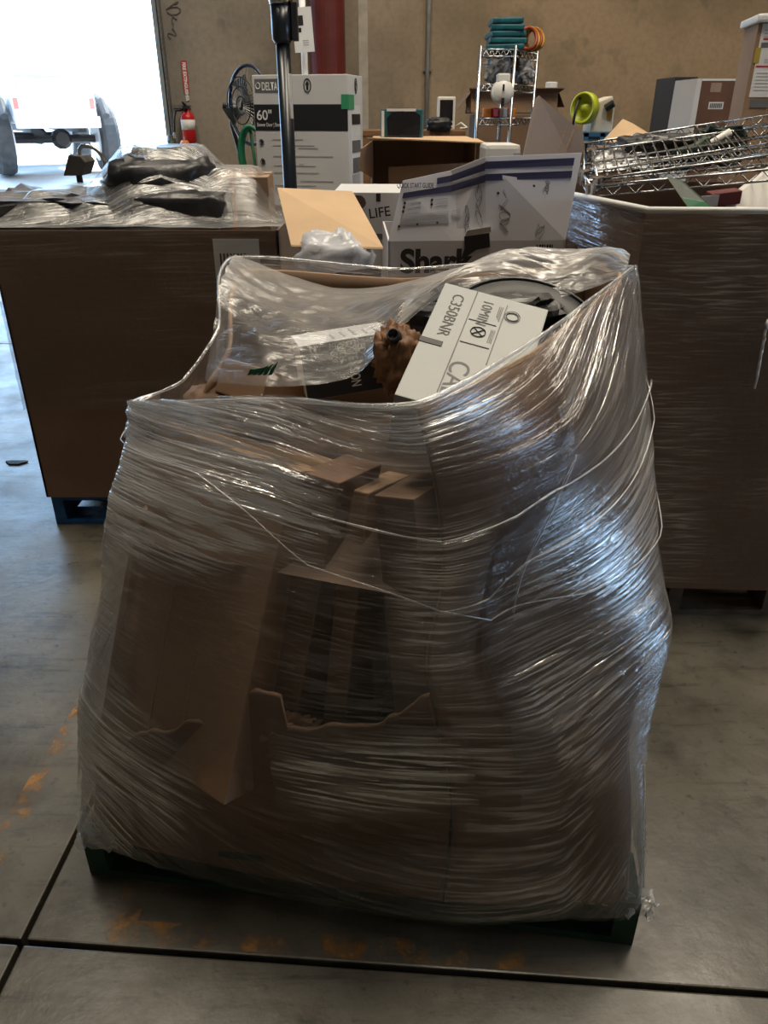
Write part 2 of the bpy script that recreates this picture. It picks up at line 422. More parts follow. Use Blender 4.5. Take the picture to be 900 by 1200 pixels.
# worn painted lines
def pline(o, a, b): o = o + Vector((0, 0, 0.0008)); return MB().add([o, o + a, o + a + b, o + b], [(0, 1, 2, 3)] if a.cross(b).z > 0 else [(3, 2, 1, 0)])
s0 = atz(-40, 1050, 0); s1 = atz(140, 757, 0); dd = (s1 - s0).normalized(); pw = Vector((dd.y, -dd.x, 0))
pline(s0 - dd * 0.8 - pw * 0.022, dd * 3.6, pw * 0.055).build('painted_line', 'worn_orange', floor)
pline(J0 + jx * 0.12 + jy * 0.012, jx * 1.0, jy * 0.05).build('painted_line', 'worn_orange', floor)
pline(J0 + jx * 0.16 + jy * 0.06, jx * 0.06, jy * 1.3).build('painted_line', 'worn_orange', floor)

wb = MB()
XD0, XD1, ZD = -6.9, -2.40, 4.2
wb.box(((XD1 + 9) / 2, YW + 0.1, 3.75), (9 - XD1, 0.2, 7.5))
wb.box(((XD0 - 9) / 2, YW + 0.1, 3.75), (XD0 + 9, 0.2, 7.5))
wb.box(((XD0 + XD1) / 2, YW + 0.1, (ZD + 7.5) / 2), (XD1 - XD0, 0.2, 7.5 - ZD))
wall_back = tag(wb.build('wall_back', 'wall'), kind='structure', label='brown tilt-up concrete wall with patched stains')
# panel seams and pour marks as thin proud strips
for x, w in ((0.08, 0.10), (-0.36, 0.03)):
    MB().box((x - 0.3, YW - 0.004, 3.0), (w, 0.012, 6)).build('panel_seam', mat('seam', (0.40, 0.36, 0.30), 0.9), wall_back)
scr = []
rnd = random.Random(3)
for k in range(46):
    t = k / 45
    scr.append(at(203 + 9 * math.sin(t * 31) * (0.5 + 0.5 * math.sin(t * 7)), 2 + 42 * t + 3 * math.cos(t * 43), YW - 0.004))
MB().tube(scr, 0.007, 4).build('scribble', mat('scribble_ink', (0.13, 0.12, 0.11), 0.9), wall_back)
tag(MB().box((-9, 2.3, 3.75), (0.2, 15, 7.5)).build('wall_left', 'wall'), kind='structure')
wr = MB(); wr.box((8, 5.45, 3.75), (0.2, 8.7, 7.5)); wr.box((8, -3.0, 3.75), (0.2, 4.2, 7.5)); wr.box((8, 0.1, 5.35), (0.2, 2.0, 4.3))
tag(wr.build('wall_right', 'wall'), kind='structure')
tag(MB().box((-0.5, -5.1, 3.75), (17, 0.2, 7.5)).build('wall_front', 'wall'), kind='structure')
tag(MB().box((-0.5, 2.3, 7.6), (17.2, 15, 0.2)).build('ceiling', 'ceiling_deck'), kind='structure')
# door jamb with roller track
t1 = thing('trim_1', 'pale steel jamb and roller track beside the open dock door', None, (XD1, YW, 0), kind='structure')
MB().box((XD1 + 0.02, YW - 0.03, 2.1), (0.045, 0.05, 4.2)).build('jamb_angle', mat('jamb', (0.38, 0.45, 0.52), 0.4, metal=0.3), t1)
MB().box((XD1 + 0.075, YW - 0.05, 2.1), (0.02, 0.09, 4.2)).build('roller_track', 'dull_steel', t1)
MB().box((XD1 + 0.20, YW - 0.02, 1.55), (0.18, 0.03, 0.03)).build('slide_bolt', 'dull_steel', t1)
# yard outside, rising away from the dock
yard = MB(); yard.add([(-30, YW + 0.2, 0.0), (12, YW + 0.2, 0.0), (12, 13.2, 0.62), (-30, 13.2, 0.62), (12, 70, 0.7), (-30, 70, 0.7), (-30, YW + 0.2, -0.3), (12, YW + 0.2, -0.3)],
                      [(0, 1, 2, 3), (3, 2, 4, 5), (0, 6, 7, 1)])
tag(yard.build('ground_yard', 'asphalt'), kind='structure')

# red steel column and conduit on the wall
c = thing('steel_column', 'dark red painted steel column against the back wall', 'column', at(383, 150, 9.1).xy.to_3d())
cx0, cx1 = at(361, 40, 9.1).x, at(404, 40, 9.1).x
cm = MB(); cm.lathe(((cx0 + cx1) / 2, 9.18, 0.02), [((cx1 - cx0) / 2, 0), ((cx1 - cx0) / 2, 7.4)], n=32); cm.build('shaft', 'red_paint', c, smooth=False)
MB().box(((cx0 + cx1) / 2, 9.18, 0.015), (0.6, 0.6, 0.03)).build('base_plate', 'red_paint', c)
x = at(501, 80, 9.44).x
cd = thing('conduit', 'thin grey electrical conduit running up the back wall', 'conduit', (x, 9.46, 0.9))
MB().tube([(x, 9.46, 0.9), (x, 9.46, 7.3)], 0.022, 10).build('pipe', mat('conduit_grey', (0.45, 0.47, 0.47), 0.5), cd, smooth=True)
MB().box((x, 9.46, 0.85), (0.12, 0.08, 0.18)).build('outlet_box', 'dull_steel', cd)
for z in (1.9, 3.2): MB().box((x, 9.475, z), (0.09, 0.03, 0.03)).build('strap', 'dull_steel', cd)

# fire extinguisher and its sign
p = at(221, 150, 9.38)
fe = thing('fire_extinguisher', 'red fire extinguisher hanging on the back wall beside the dock door', 'extinguisher', (p.x, 9.38, 1.1))
zb, zt = at(224, 168, 9.38).z, at(219, 122, 9.38).z
hh = zt - zb
MB().lathe((p.x, 9.38, zb), [(0.05, 0), (0.075, 0.02), (0.075, hh * 0.68), (0.055, hh * 0.78), (0.025, hh * 0.83), (0.025, hh * 0.88)], n=24).build('cylinder', 'red_gloss', fe, smooth=True)
MB().lathe((p.x, 9.38, zb + hh * 0.35), [(0.0765, 0), (0.0765, hh * 0.26)], n=24).build('label_band', 'label_white', fe, smooth=True)
MB().box((p.x, 9.36, zt - 0.03), (0.05, 0.12, 0.03)).box((p.x - 0.01, 9.33, zt), (0.025, 0.13, 0.012), rx=R(-15)).build('valve_handle', 'black_plastic', fe)
MB().tube([(p.x - 0.03, 9.36, zt - 0.05), (p.x - 0.11, 9.34, zt - 0.06), (p.x - 0.14, 9.34, zt - 0.16), (p.x - 0.15, 9.34, zt - 0.28)], 0.011, 8).build('hose', 'black_plastic', fe, smooth=True)
MB().lathe((p.x - 0.15, 9.34, zt - 0.33), [(0.024, 0), (0.013, 0.06)], n=12).build('nozzle', 'dull_steel', fe)
MB().box((p.x, 9.45, zb + hh * 0.7), (0.08, 0.1, 0.06)).build('wall_bracket', 'dull_steel', fe)
a0, a1 = at(213, 71, 9.49), at(221, 109, 9.49)
sg = thing('extinguisher_sign', 'narrow red vertical sign above the fire extinguisher', 'sign', (a0.x, 9.49, a1.z))
MB().box(((a0.x + a1.x) / 2, 9.49, (a0.z + a1.z) / 2), (a1.x - a0.x + 0.02, 0.01, a0.z - a1.z)).build('plate', mat('sign_red', (0.5, 0.05, 0.05), 0.4), sg)
text('FIRE EXTINGUISHER', 0.048, ((a0.x + a1.x) / 2 - 0.015, 9.483, a0.z - 0.015), (0, 0, -1), (1, 0, 0), 'ink_white', sg, 0.002, sx=0.85)

# ================================================================== outside: the truck
T = Vector((-4.92, 13.0, 0.62))
tk = thing('offroad_truck', 'white lifted off-road truck parked outside the open dock door', 'truck', T)
ya = R(30)
def tl(x, y, z): return T + Matrix.Rotation(ya, 3, 'Z') @ Vector((x, y, z))
tM = Matrix.Rotation(ya, 3, 'Z')
mb = MB()
mb.obox(tl(-0.60, 0, 0.72), tM @ Vector((1.20, 0, 0)), tM @ Vector((0, 3.6, 0)), (0, 0, 0.40))
mb.build('body_tub', 'truck_white', tk, bevel=0.05)
mb = MB(); mb.prism([tl(-0.58, 0.3, 1.12), tl(-0.58, 1.9, 1.12), tl(-0.52, 1.7, 1.50), tl(-0.52, 0.45, 1.50)], tM @ Vector((1.1, 0, 0))).build('cab', 'truck_white', tk, bevel=0.03)
MB().obox(tl(-0.45, 0.31, 1.18), tM @ Vector((0.9, 0, 0)), tM @ Vector((0, 0.16, 0.28)), tM @ Vector((0, -0.02, 0.0))).build('rear_window', mat('pale_glass', (0.4, 0.45, 0.5), 0.1), tk)
MB().obox(tl(-0.60, -0.16, 0.66), tM @ Vector((1.2, 0, 0)), tM @ Vector((0, 0.14, 0)), (0, 0, 0.16)).build('rear_bumper', 'truck_white', tk, bevel=0.02)
for sx in (-1, 1):
    MB().obox(tl(sx * 0.54 - 0.03, -0.03, 0.92), tM @ Vector((0.06, 0, 0)), tM @ Vector((0, 0.05, 0)), (0, 0, 0.14)).build('tail_light', 'tail_red', tk)
    for yy in (0.55, 2.9):
        w = MB(); w.lathe(tl(sx * 0.78 - 0.15, yy, 0.50), [(0.28, 0), (0.47, 0.02), (0.50, 0.07), (0.50, 0.23), (0.47, 0.28), (0.28, 0.30)], axis=tM @ Vector((1, 0, 0)), n=28)
        wo = w.build('wheel', 'tyre', tk)
        MB().lathe(tl(sx * 0.78 - 0.16, yy, 0.50), [(0.29, -0.01), (0.33, 0.01), (0.33, 0.31), (0.29, 0.33)], axis=tM @ Vector((1, 0, 0)), n=24).build('rim', 'truck_white', wo)
        MB().tube([tl(sx * 0.72, yy - 0.56, 0.82), tl(sx * 0.72, yy - 0.36, 1.02), tl(sx * 0.72, yy, 1.08), tl(sx * 0.72, yy + 0.36, 1.02), tl(sx * 0.72, yy + 0.56, 0.82)], 0.06, 8).build('fender_flare', 'tyre', tk)
for yy in (0.55, 2.9): MB().tube([tl(-0.75, yy, 0.50), tl(0.75, yy, 0.50)], 0.06, 8).lathe(tl(0.1, yy - 0.14, 0.50), [(0.1, 0), (0.15, 0.08), (0.15, 0.2), (0.1, 0.28)], axis=tM @ Vector((0, 1, 0)), n=12).build('axle', 'black_plastic', tk)
MB().obox(tl(-0.4, 0, 0.6), tM @ Vector((0.12, 0, 0)), tM @ Vector((0, 3.3, 0)), (0, 0, 0.1)).obox(tl(0.28, 0, 0.6), tM @ Vector((0.12, 0, 0)), tM @ Vector((0, 3.3, 0)), (0, 0, 0.1)).build('chassis_rail', 'black_plastic', tk)

# ================================================================== pallets
def pallet(name, label, o, ex, ey, w, d, m, nb=7, height=0.13):
    """o = front left corner on the floor; ex, ey unit axes"""
    o, ex, ey = Vector(o), Vector(ex).normalized(), Vector(ey).normalized(); z = Vector((0, 0, 1))
    t = thing(name, label, 'pallet', o)
    for k in range(3):
        a = (w - 0.045) * k / 2
        mb = MB()
        # stringers with two fork notches
        poly = [(0, 0.018), (0, 0.108), (d, 0.108), (d, 0.018), (d * 0.83, 0.018), (d * 0.81, 0.055), (d * 0.64, 0.055), (d * 0.62, 0.018), (d * 0.38, 0.018), (d * 0.36, 0.055), (d * 0.19, 0.055), (d * 0.17, 0.018)]
        mb.prism([o + ex * a + ey * y_ + z * z_ for y_, z_ in poly], ex * 0.045)
        mb.build('stringer', m, t)
    bw = d / (nb * 1.22)
    for k in range(nb):
        b0 = (d - bw) * k / (nb - 1)
        MB().obox(o + ey * b0 + z * 0.108, ex * w, ey * bw, z * 0.02).build('deck_board', m, t)
    for k in range(3):
        b0 = (d - bw) * k / 2
        MB().obox(o + ey * b0, ex * w, ey * bw, z * 0.018).build('bottom_board', m, t)
    return t
PF = Vector((-0.652, 1.145, 0)); pex = Vector((1.155, -0.168, 0)); PW = pex.length; pex.normalize(); pey = Vector((-pex.y, pex.x, 0))
pal = pallet('pallet', 'green painted wooden pallet under the film-wrapped load in front', PF, pex, pey, PW, 1.02, 'green_pallet')
# stencil strokes on the end of the front deck board
mb = MB()
for k, dx in enumerate((0.0, 0.03, 0.085, 0.115, 0.14, 0.165)):
    o = PF + pex * (PW - 0.24 + dx) - pey * 0.001 + Vector((0, 0, 0.111)); mb.obox(o, pex * 0.005, pey * 0.001, Vector((0, 0, 0.014))); mb.obox(o, pex * 0.012, pey * 0.001, Vector((0, 0, 0.004)))
mb.build('stencil_mark', 'ink_lightgrey', pal)['kind'] = 'stuff'

# ================================================================== front load: film surface
LV = 8
def px(*pts): return [at(*q) for q in pts]
def vert(a, b, bulge=0.0):
    a, b = Vector(a), Vector(b); return [a.lerp(b, k / (LV - 1)) for k in range(LV)]
CT = [
 px((98, 978, 1.13), (103, 920, 1.14), (102, 850, 1.16), (114, 770, 1.18), (125, 690, 1.21), (136, 600, 1.25), (155, 535, 1.30), (163, 472, 1.35)),
 px((300, 1040, 1.075), (295, 940, 1.07), (285, 850, 1.07), (285, 760, 1.07), (300, 680, 1.09), (315, 600, 1.11), (330, 530, 1.14), (335, 468, 1.20)),
 px((522, 1071, 0.985), (533, 950, 0.995), (515, 850, 0.995), (503, 780, 1.00), (520, 690, 1.0), (518, 620, 1.01), (505, 540, 1.02), (489, 468, 1.04)),
 px((655, 1067, 0.975), (655, 960, 0.99), (640, 860, 1.02), (600, 770, 1.05), (600, 680, 1.06), (640, 580, 1.10), (662, 500, 1.16), (628, 396, 1.28)),
 px((742, 1057, 0.985), (748, 950, 1.02), (746, 860, 1.07), (770, 752, 1.16), (763, 680, 1.22), (755, 560, 1.34), (745, 420, 1.50), (733, 315, 1.62)),
 vert((0.575, 1.45, 0.12), (0.515, 1.76, 1.20)),
 vert((0.63, 1.94, 0.12), (0.49, 1.93, 1.195)),
 vert((0.07, 2.05, 0.12), (0.05, 2.00, 1.15)),
 vert((-0.49, 2.10, 0.12), (-0.345, 1.85, 1.20)),
 vert((-0.58, 1.70, 0.12), tuple(at(263, 385, 1.56))),
 vert((-0.62, 1.42, 0.12), tuple(at(221, 446, 1.44))),
]
NC = len(CT)
def cr(p0, p1, p2, p3, t):
    return 0.5 * ((2 * p1) + (p2 - p0) * t + (2 * p0 - 5 * p1 + 4 * p2 - p3) * t * t + (3 * p1 - p0 - 3 * p2 + p3) * t ** 3)
def colpt(c, t):
    c %= NC; f = max(0, min(0.99999, t)) * (LV - 1); i = int(f); q = f - i; C = CT[c]
    return cr(C[max(0, i - 1)], C[i], C[i + 1], C[min(LV - 1, i + 2)], q)
def surf0(u, t, sharp=0.45):
    i = math.floor(u); q = u - i
    a, b, c_, d = (colpt(i + k, t) for k in (-1, 0, 1, 2))
    return cr(a, b, c_, d, q).lerp(b.lerp(c_, q), sharp)
def nrm(u, t):
    e = 0.02
    a = surf0(u + e, t) - surf0(u - e, t); b = surf0(u, min(1, t + e)) - surf0(u, max(0, t - e))
    n_ = a.cross(b); return n_.normalized() if n_.length > 1e-9 else Vector((0, -1, 0))
def surf(u, t, off=0.0): return surf0(u, t) + nrm(u, t) * off
# arc length around and strand slope field
NP = 110
arc = [0.0]
for k in range(1, NP * NC + 1): arc.append(arc[-1] + (surf0(k / NP, 0.5) - surf0((k - 1) / NP, 0.5)).length)
def ulen(u):
    w = u / NC; k = math.floor(w); f = (u - k * NC) * NP; i = min(int(f), NP * NC - 1); return k * arc[-1] + arc[i] + (arc[i + 1] - arc[i]) * (f - i)
SL = {-1: (-1.2, -0.5), 0: (-1.5, -0.45), 1: (-0.35, -0.30), 2: (-0.02, 0.02), 3: (0.30, 0.42), 4: (0.75, 0.60), 5: (0.3, 0.3), 6: (0, 0), 7: (0, 0), 8: (0, 0), 9: (-0.5, -0.3), 10: (-1.2, -0.5), 11: (-1.5, -0.45), 12: (-.35, -.3)}
def slope(u, t):
    i = math.floor(u); q = u - i; a, b = SL[i % 11], SL[(i + 1) % 11]
    f = lambda s: s[0] + (s[1] - s[0]) * min(1, t * 1.4)
    return f(a) * (1 - q) + f(b) * q
def phi(u, t, k=None):
    # integrate the slope outwards from the front corner column
    s = 0; n_ = 10; u0 = 2.0
    for m_ in range(n_):
        uu = u0 + (u - u0) * (m_ + 0.5) / n_
        s += slope(uu, t) * (ulen(u0 + (u - u0) * (m_ + 1) / n_) - ulen(u0 + (u - u0) * m_ / n_))
    return t * 1.1 - s
def wrink(u, t, amp=1.0):
    a, p = ulen(u), phi(u, t)
    return amp * (0.0035 * noise.noise(Vector((a * 2.2, p * 38, 1.3))) + 0.0022 * noise.noise(Vector((a * 5, p * 85, 7.7))) + 0.009 * noise.noise(Vector((a * 2.0, p * 5.0, 4.1))))

wrap = thing('stretch_wrap', 'clear stretch film wound around the front pallet load', 'stretch film', PF)
def thick_main(u, t):
    v = 1.0
    v += 2.2 * math.exp(-((u - 0.1) / 0.33) ** 2) * (1.1 - 0.5 * t)          # doubled film at the lower left corner
    v += 0.8 * math.exp(-((u - 4.0) / 0.5) ** 2)                           # and at the right corner
    v += 0.5 * max(0, t - 0.8) * 5
    if 0.35 < u < 2.1: v *= 0.45 + 0.55 * max(0, min(1, (t - 0.62) / 0.22))        # thin over the burst front side
    if 2.0 <= u < 3.0 and t > 0.55: v *= 0.45
    return v
NU, NV = 330, 230
def tw(j): return j
film_uv = lambda i, j: (ulen(i * NC), phi(i * NC, j))
sheet(lambda i, j: surf(i * NC, j, 0.012 + wrink(i * NC, j)), NU, NV, 'film_layer', 'film', wrap, uvfn=film_uv, thick=lambda i, j: thick_main((i * NC + 0.5) % NC - 0.5, j))
def band(u0, u1, tc0, tc1, w0, w1, off, m='film_band', th=1.0, edge=0.34, nu=90, nv=70, bow=0.0):  # th sets strand opacity, which also paints in the streak highlights
    def ut(i, j):
        u = u0 + (u1 - u0) * i; c_ = tc0 + (tc1 - tc0) * i + bow * math.sin(math.pi * i); w = w0 + (w1 - w0) * i
        c_ += 0.012 * noise.noise(Vector((u * 4, off * 100, 0)))
        return u, max(0.0, min(0.999, c_ + (j - 0.5) * w))
    def tk(i, j):
        e = min(j, 1 - j) / edge; f = min(i, 1 - i) / 0.24 + 0.5 * noise.noise(Vector((j * 7, off * 50, 1)))
        return th * max(0, min(1, e)) * max(0.0, min(1, f))
    return sheet(lambda i, j: surf(*ut(i, j), off + wrink(*ut(i, j), 1.1)), nu, nv, 'film_band', m, wrap, uvfn=lambda i, j: (ulen(ut(i, j)[0]) + off * 40, phi(*ut(i, j)) + off * 17), thick=tk)
band(-0.45, 1.45, 0.88, 0.70, 0.46, 0.36, 0.018, th=3.8)      # diagonal strands across the upper left carton, whitened to stand for highlights
band(-0.6, 2.6, 0.99, 0.93, 0.16, 0.16, 0.022, th=1.8)         # collar below the rim
band(2.55, 4.9, 0.44, 0.86, 0.46, 0.30, 0.018, th=2.3, bow=-0.03)  # sweeping up to the right corner, its bright streaks raised by opacity
band(2.6, 5.2, 0.30, 0.52, 0.34, 0.36, 0.024, th=1.7)
band(2.9, 4.7, 0.88, 0.95, 0.22, 0.20, 0.021, th=1.8)
band(-0.9, 0.75, 0.52, 0.14, 0.46, 0.26, 0.018, th=2.4)        # lower left corner
band(1.7, 2.45, 0.56, 0.56, 0.42, 0.42, 0.020, th=2.0)         # along the front corner
band(1.15, 2.2, 0.22, 0.22, 0.18, 0.16, 0.020, th=1.7)         # shiny patch low on the front
band(0.6, 4.4, 0.05, 0.06, 0.09, 0.13, 0.018, th=0.8)          # foot of the wrap
def rope(path, r, off=0.026):
    pts = []
    for k in range(len(path) - 1):
        for q in range(14):
            f = q / 14; u = path[k][0] * (1 - f) + path[k + 1][0] * f; t = path[k][1] * (1 - f) + path[k + 1][1] * f
            pts.append(surf(u, t, off))
    o = MB().tube(pts, [r * (0.75 + 0.5 * noise.noise(Vector((i * 0.23, r * 900, 0)))) for i in range(len(pts))], 6)
    ob = o.build('film_rope', 'film_rope', wrap, smooth=True)
    lay = ob.data.uv_layers.new(name='wrap')
    for lp in ob.data.loops: v = ob.data.vertices[lp.vertex_index].co; lay.data[lp.index].uv = (v.x + v.y, v.z)
    a = ob.data.attributes.new('layers', 'FLOAT', 'POINT'); a.data.foreach_set('value', [0.45] * len(ob.data.vertices))
rope([(-0.3, 0.93), (0.6, 0.80), (1.3, 0.62), (2.0, 0.545), (2.5, 0.56), (3.2, 0.64), (4.0, 0.78), (4.6, 0.84)], 0.0017)
rope([(1.3, 0.73), (2.0, 0.70), (2.6, 0.71), (3.3, 0.76), (4.1, 0.83)], 0.0022)
rope([(2.0, 0.545), (2.6, 0.52), (3.4, 0.56), (4.3, 0.68)], 0.0017)
rope([(3.02, 0.80), (3.0, 0.70), (2.98, 0.60), (2.97, 0.52)], 0.0024, 0.022)      # taut fold on the right side
rope([(3.95, 0.24), (3.9, 0.14), (3.97, 0.04)], 0.0024, 0.022)
rope([(0.0, 0.995), (0.7, 0.99), (1.4, 0.985), (2, 0.99), (2.5, 0.992), (3, 0.994), (3.6, 0.994), (4.1, 0.994), (5, 0.994)], 0.0045, 0.012)
rope([(5, 0.994), (6, 0.994), (7, 0.994), (8, 0.994), (9, 0.994), (10, 0.994), (11, 0.994)], 0.0045, 0.012)
# torn tails at the foot corners
def tail(c0, dirs, nm='film_tail'):
    def fn(i, j):
        a = c0 + Vector(dirs[0]) * i + Vector(dirs[1]) * j
        return a + Vector((noise.noise(Vector((i * 4, j * 4, c0.x))), noise.noise(Vector((i * 4, j * 4, 9 + c0.x))), noise.noise(Vector((i * 5, j * 4, 4)))) ) * 0.018
    sheet(fn, 16, 12, nm, 'film_bunched', wrap, uvfn=lambda i, j: (i * 0.2, j * 0.2), thick=lambda i, j: 1.3)
tail(PF + Vector((-0.015, -0.01, 0.10)), ((0.10, -0.02, -0.005), (0.01, 0.02, 0.07)))
tail(PF + pex * (PW - 0.03) + Vector((0, -0.01, 0.10)), ((0.065, 0.01, -0.01), (0.0, 0.02, 0.04)))
# loose film thrown over the top of the load, hanging from the back rim
top = [(275, 298, 1.84), (325, 318, 1.88), (375, 334, 1.92), (430, 338, 1.94), (500, 326, 1.95), (565, 308, 1.95), (620, 292, 1.94), (665, 292, 1.93), (705, 294, 1.90), (735, 316, 1.72)]
bot = [(240, 446, 1.46), (295, 452, 1.34), (355, 452, 1.30), (415, 440, 1.31), (462, 392, 1.42), (530, 340, 1.72), (590, 340, 1.74), (640, 352, 1.72), (690, 338, 1.68), (732, 322, 1.64)]
def lerpc(Lx, s):
    f = max(0, min(0.9999, s)) * (len(Lx) - 1); i = int(f); P = [at(*q) for q in Lx]
    return cr(P[max(0, i - 1)], P[i], P[i + 1], P[min(len(P) - 1, i + 2)], f - i)
TOPC = [lerpc(top, k / 120) for k in range(121)]; BOTC = [lerpc(bot, k / 120) for k in range(121)]
def cover(i, j):
    k = min(120, int(round(i * 120))); p = BOTC[k].lerp(TOPC[k], j)
    wv = 0.012 * noise.noise(Vector((i * 7, j * 2.2, 2))) + 0.010 * abs(noise.noise(Vector((i * 8 + j * 3, j * 7, 5)))) + 0.003 * noise.noise(Vector((i * 26, j * 20, 8)))
    return p + Vector((0, -0.3, 1)) * (0.03 * math.sin(math.pi * j) + wv * (0.4 + math.sin(math.pi * j)))
sheet(cover, 120, 50, 'film_cover', 'film_bunched', wrap, uvfn=lambda i, j: (i * 0.7 + j * 0.15, j * 0.3 + i * 0.06), thick=lambda i, j: 0.22 + 0.95 * j if i < 0.45 else 1.25 * (0.45 + 0.75 * j))

# ------------------------------------------------------------------ the bin inside
bin_ = thing('cardboard_bin', 'burst brown cardboard bin inside the front film-wrapped load', 'bin', PF + Vector((0, 0, 0.128)))
def panel(name, u0, u1, t1, m='kraft_dark', off=-0.012, nu=40, nv=40, dent=0.0):
    f = t1 if callable(t1) else (lambda u: t1)
    def fn(i, j):
        u = u0 + (u1 - u0) * i; t = 0.014 + (f(u) - 0.014) * j
        return surf(u, t, off + dent * noise.noise(Vector((u * 2.2, t * 5, 3))))
    return sheet(fn, nu, nv, name, m, bin_, solid=0.007, smooth=True)
panel('side_panel', 1.985, 4.0, 0.975, dent=0.006)
panel('side_panel', 4.02, 6.0, 0.985, 'kraft')
panel('side_panel', 6.02, 8.0, 0.97, 'kraft')
panel('side_panel', 8.02, 10.6, lambda u: 0.95 - 0.25 * max(0, u - 9.6), 'kraft')
def torn(u): return 0.27 + 0.035 * noise.noise(Vector((u * 5, 0, 0))) + 0.014 * noise.noise(Vector((u * 13, 3, 0))) + (0.06 if 0.9 < u < 1.2 else 0) + 0.09 * max(0, u - 1.7) * 3
panel('torn_panel', 0.02, 1.97, torn, off=-0.016, nu=80)
# creased stiffening fold on the right panel, and rim lip
o_ = MB()
edge = [surf(2.0 + 2.0 * k / 40, 0.975, -0.016) for k in range(41)]
MB().tube(edge, 0.005, 5).build('rim_edge', 'kraft_edge', bin_)
def fillfn(i, j):
    u = i * NC; ctr = Vector((0.0, 1.55, 0.80)); e = surf(u, 0.62, -0.06)
    e.z = 0.78; p = ctr.lerp(e, 1 - j)
    p.z += 0.05 * noise.noise(Vector((p.x * 6, p.y * 6, 0))) * (1 if j > 0 else 0)
    return p
sheet(fillfn, 66, 14, 'packing_fill', 'filler', bin_, smooth=False)

# ------------------------------------------------------------------ cartons leaning in the burst side
def carton(name, label, o, ex, ey, ez, m='kraft', cat='box', bevel=0.003, group=None, seam=True, tape='packing_tape'):
    """o = lower corner; ez = height, ex along the visible front, ey into depth. body with flaps gap and tape."""
    o, ex, ey, ez = Vector(o), Vector(ex), Vector(ey), Vector(ez)
    t = thing(name, label, cat, o, group)
    MB().obox(o, ex, ey, ez).build('body', m, t, bevel=bevel)
    if seam:
        u, d, z = ex.normalized(), ey.normalized(), ez.normalized()
        MB().obox(o + ez + ey * 0.495, ex, ey * 0.01, z * 0.0012).build('flap_seam', 'kraft_edge', t)
        MB().obox(o + ez + ey * 0.5 - d * 0.024, ex, d * 0.048, z * 0.0018).build('tape', mat('packing_tape', (0.30, 0.19, 0.10), 0.2, var=0.05), t)
    return t
def from_px(tl_, tr_, bl_, depth):
    """carton frame from three pixel corners of its front face with depths"""
    A, B, C = at(*tl_), at(*tr_), at(*bl_)
    ex = B - A; dn = C - A; dn = dn - ex.normalized() * dn.dot(ex.normalized())
    n_ = dn.cross(ex).normalized()
    if n_.y < 0: n_ = -n_
    return A + dn, ex, n_ * depth, -dn
o, ex, ey, ez = from_px((176, 492, 1.40), (344, 552, 1.19), (118, 846, 1.23), 0.22)
cA = carton('leaning_carton', 'large kraft carton leaning at the left under the front film, letters near its corner', o, ex, ey, ez, 'kraft')
fA = Face(o, ex, ez); W_, H_ = ex.length, ez.length
fA.text('RV', 0.03, 0.012, H_ - 0.05, 'ink_black', cA, 0.001, rot=R(70))
fA.rects([(W_ * 0.38, 0.02, W_ * 0.385, H_ * 0.55), (W_ * 0.62, 0.1, W_ * 0.625, H_ * 0.40)], 'kraft_edge', cA, 'crease')
o, ex, ey, ez = from_px((352, 552, 1.22), (398, 566, 1.19), (262, 872, 1.15), 0.2)
carton('leaning_carton', 'narrow kraft carton leaning against the big leaning carton, nearer the middle', o, ex, ey, ez, 'kraft_dark', seam=False)
o, ex, ey, ez = from_px((404, 572, 1.26), (432, 578, 1.24), (312, 860, 1.2), 0.2)
carton('leaning_carton', 'thin pale-edged kraft carton third from the left under the front film', o, ex, ey, ez, 'kraft', seam=False)
o, ex, ey, ez = from_px((438, 580, 1.16), (485, 585, 1.12), (400, 860, 1.15), 0.15)
carton('leaning_carton', 'dark slim carton standing just left of the front bin corner', o, ex, ey, ez, 'kraft_dark', seam=False)
# brown carton corner under the collar at upper left, with a sprig of green
o, ex, ey, ez = from_px((262, 418, 1.50), (316, 434, 1.42), (262, 462, 1.46), 0.18)
carton('kraft_carton', 'small kraft carton under the film collar at the upper left of the front load', o, ex, ey, ez, 'kraft', seam=False)
tag(MB().lump(at(246, 470, 1.50), (0.11, 0.10, 0.06), 0.8, 0.12, seed=3).build('paper_wad', 'kraft_dark', smooth=True), 'crumpled brown paper wad at the left shoulder of the front load', 'paper')
gsp = thing('green_sprig', 'bit of green plastic leaf poking out below the film cover', 'leaf', at(300, 437, 1.33))
for k in range(5):
    a = at(290 + 6 * k, 440, 1.325); MB().add([a, a + Vector((0.006, 0, 0.012)), a + Vector((0.022, -0.004, 0.012 + 0.004 * k)), a + Vector((0.008, -0.002, 0.002))], [(0, 1, 2, 3)]).build('leaf', 'green_plastic', gsp, solid=0.001)
tag(MB().lump(at(338, 864, 1.10), (0.13, 0.05, 0.10), 0.7, 0.35, fr=4, seed=5).build('kraft_paper', 'kraft'), 'crumpled kraft paper sticking out over the torn front panel', 'paper')

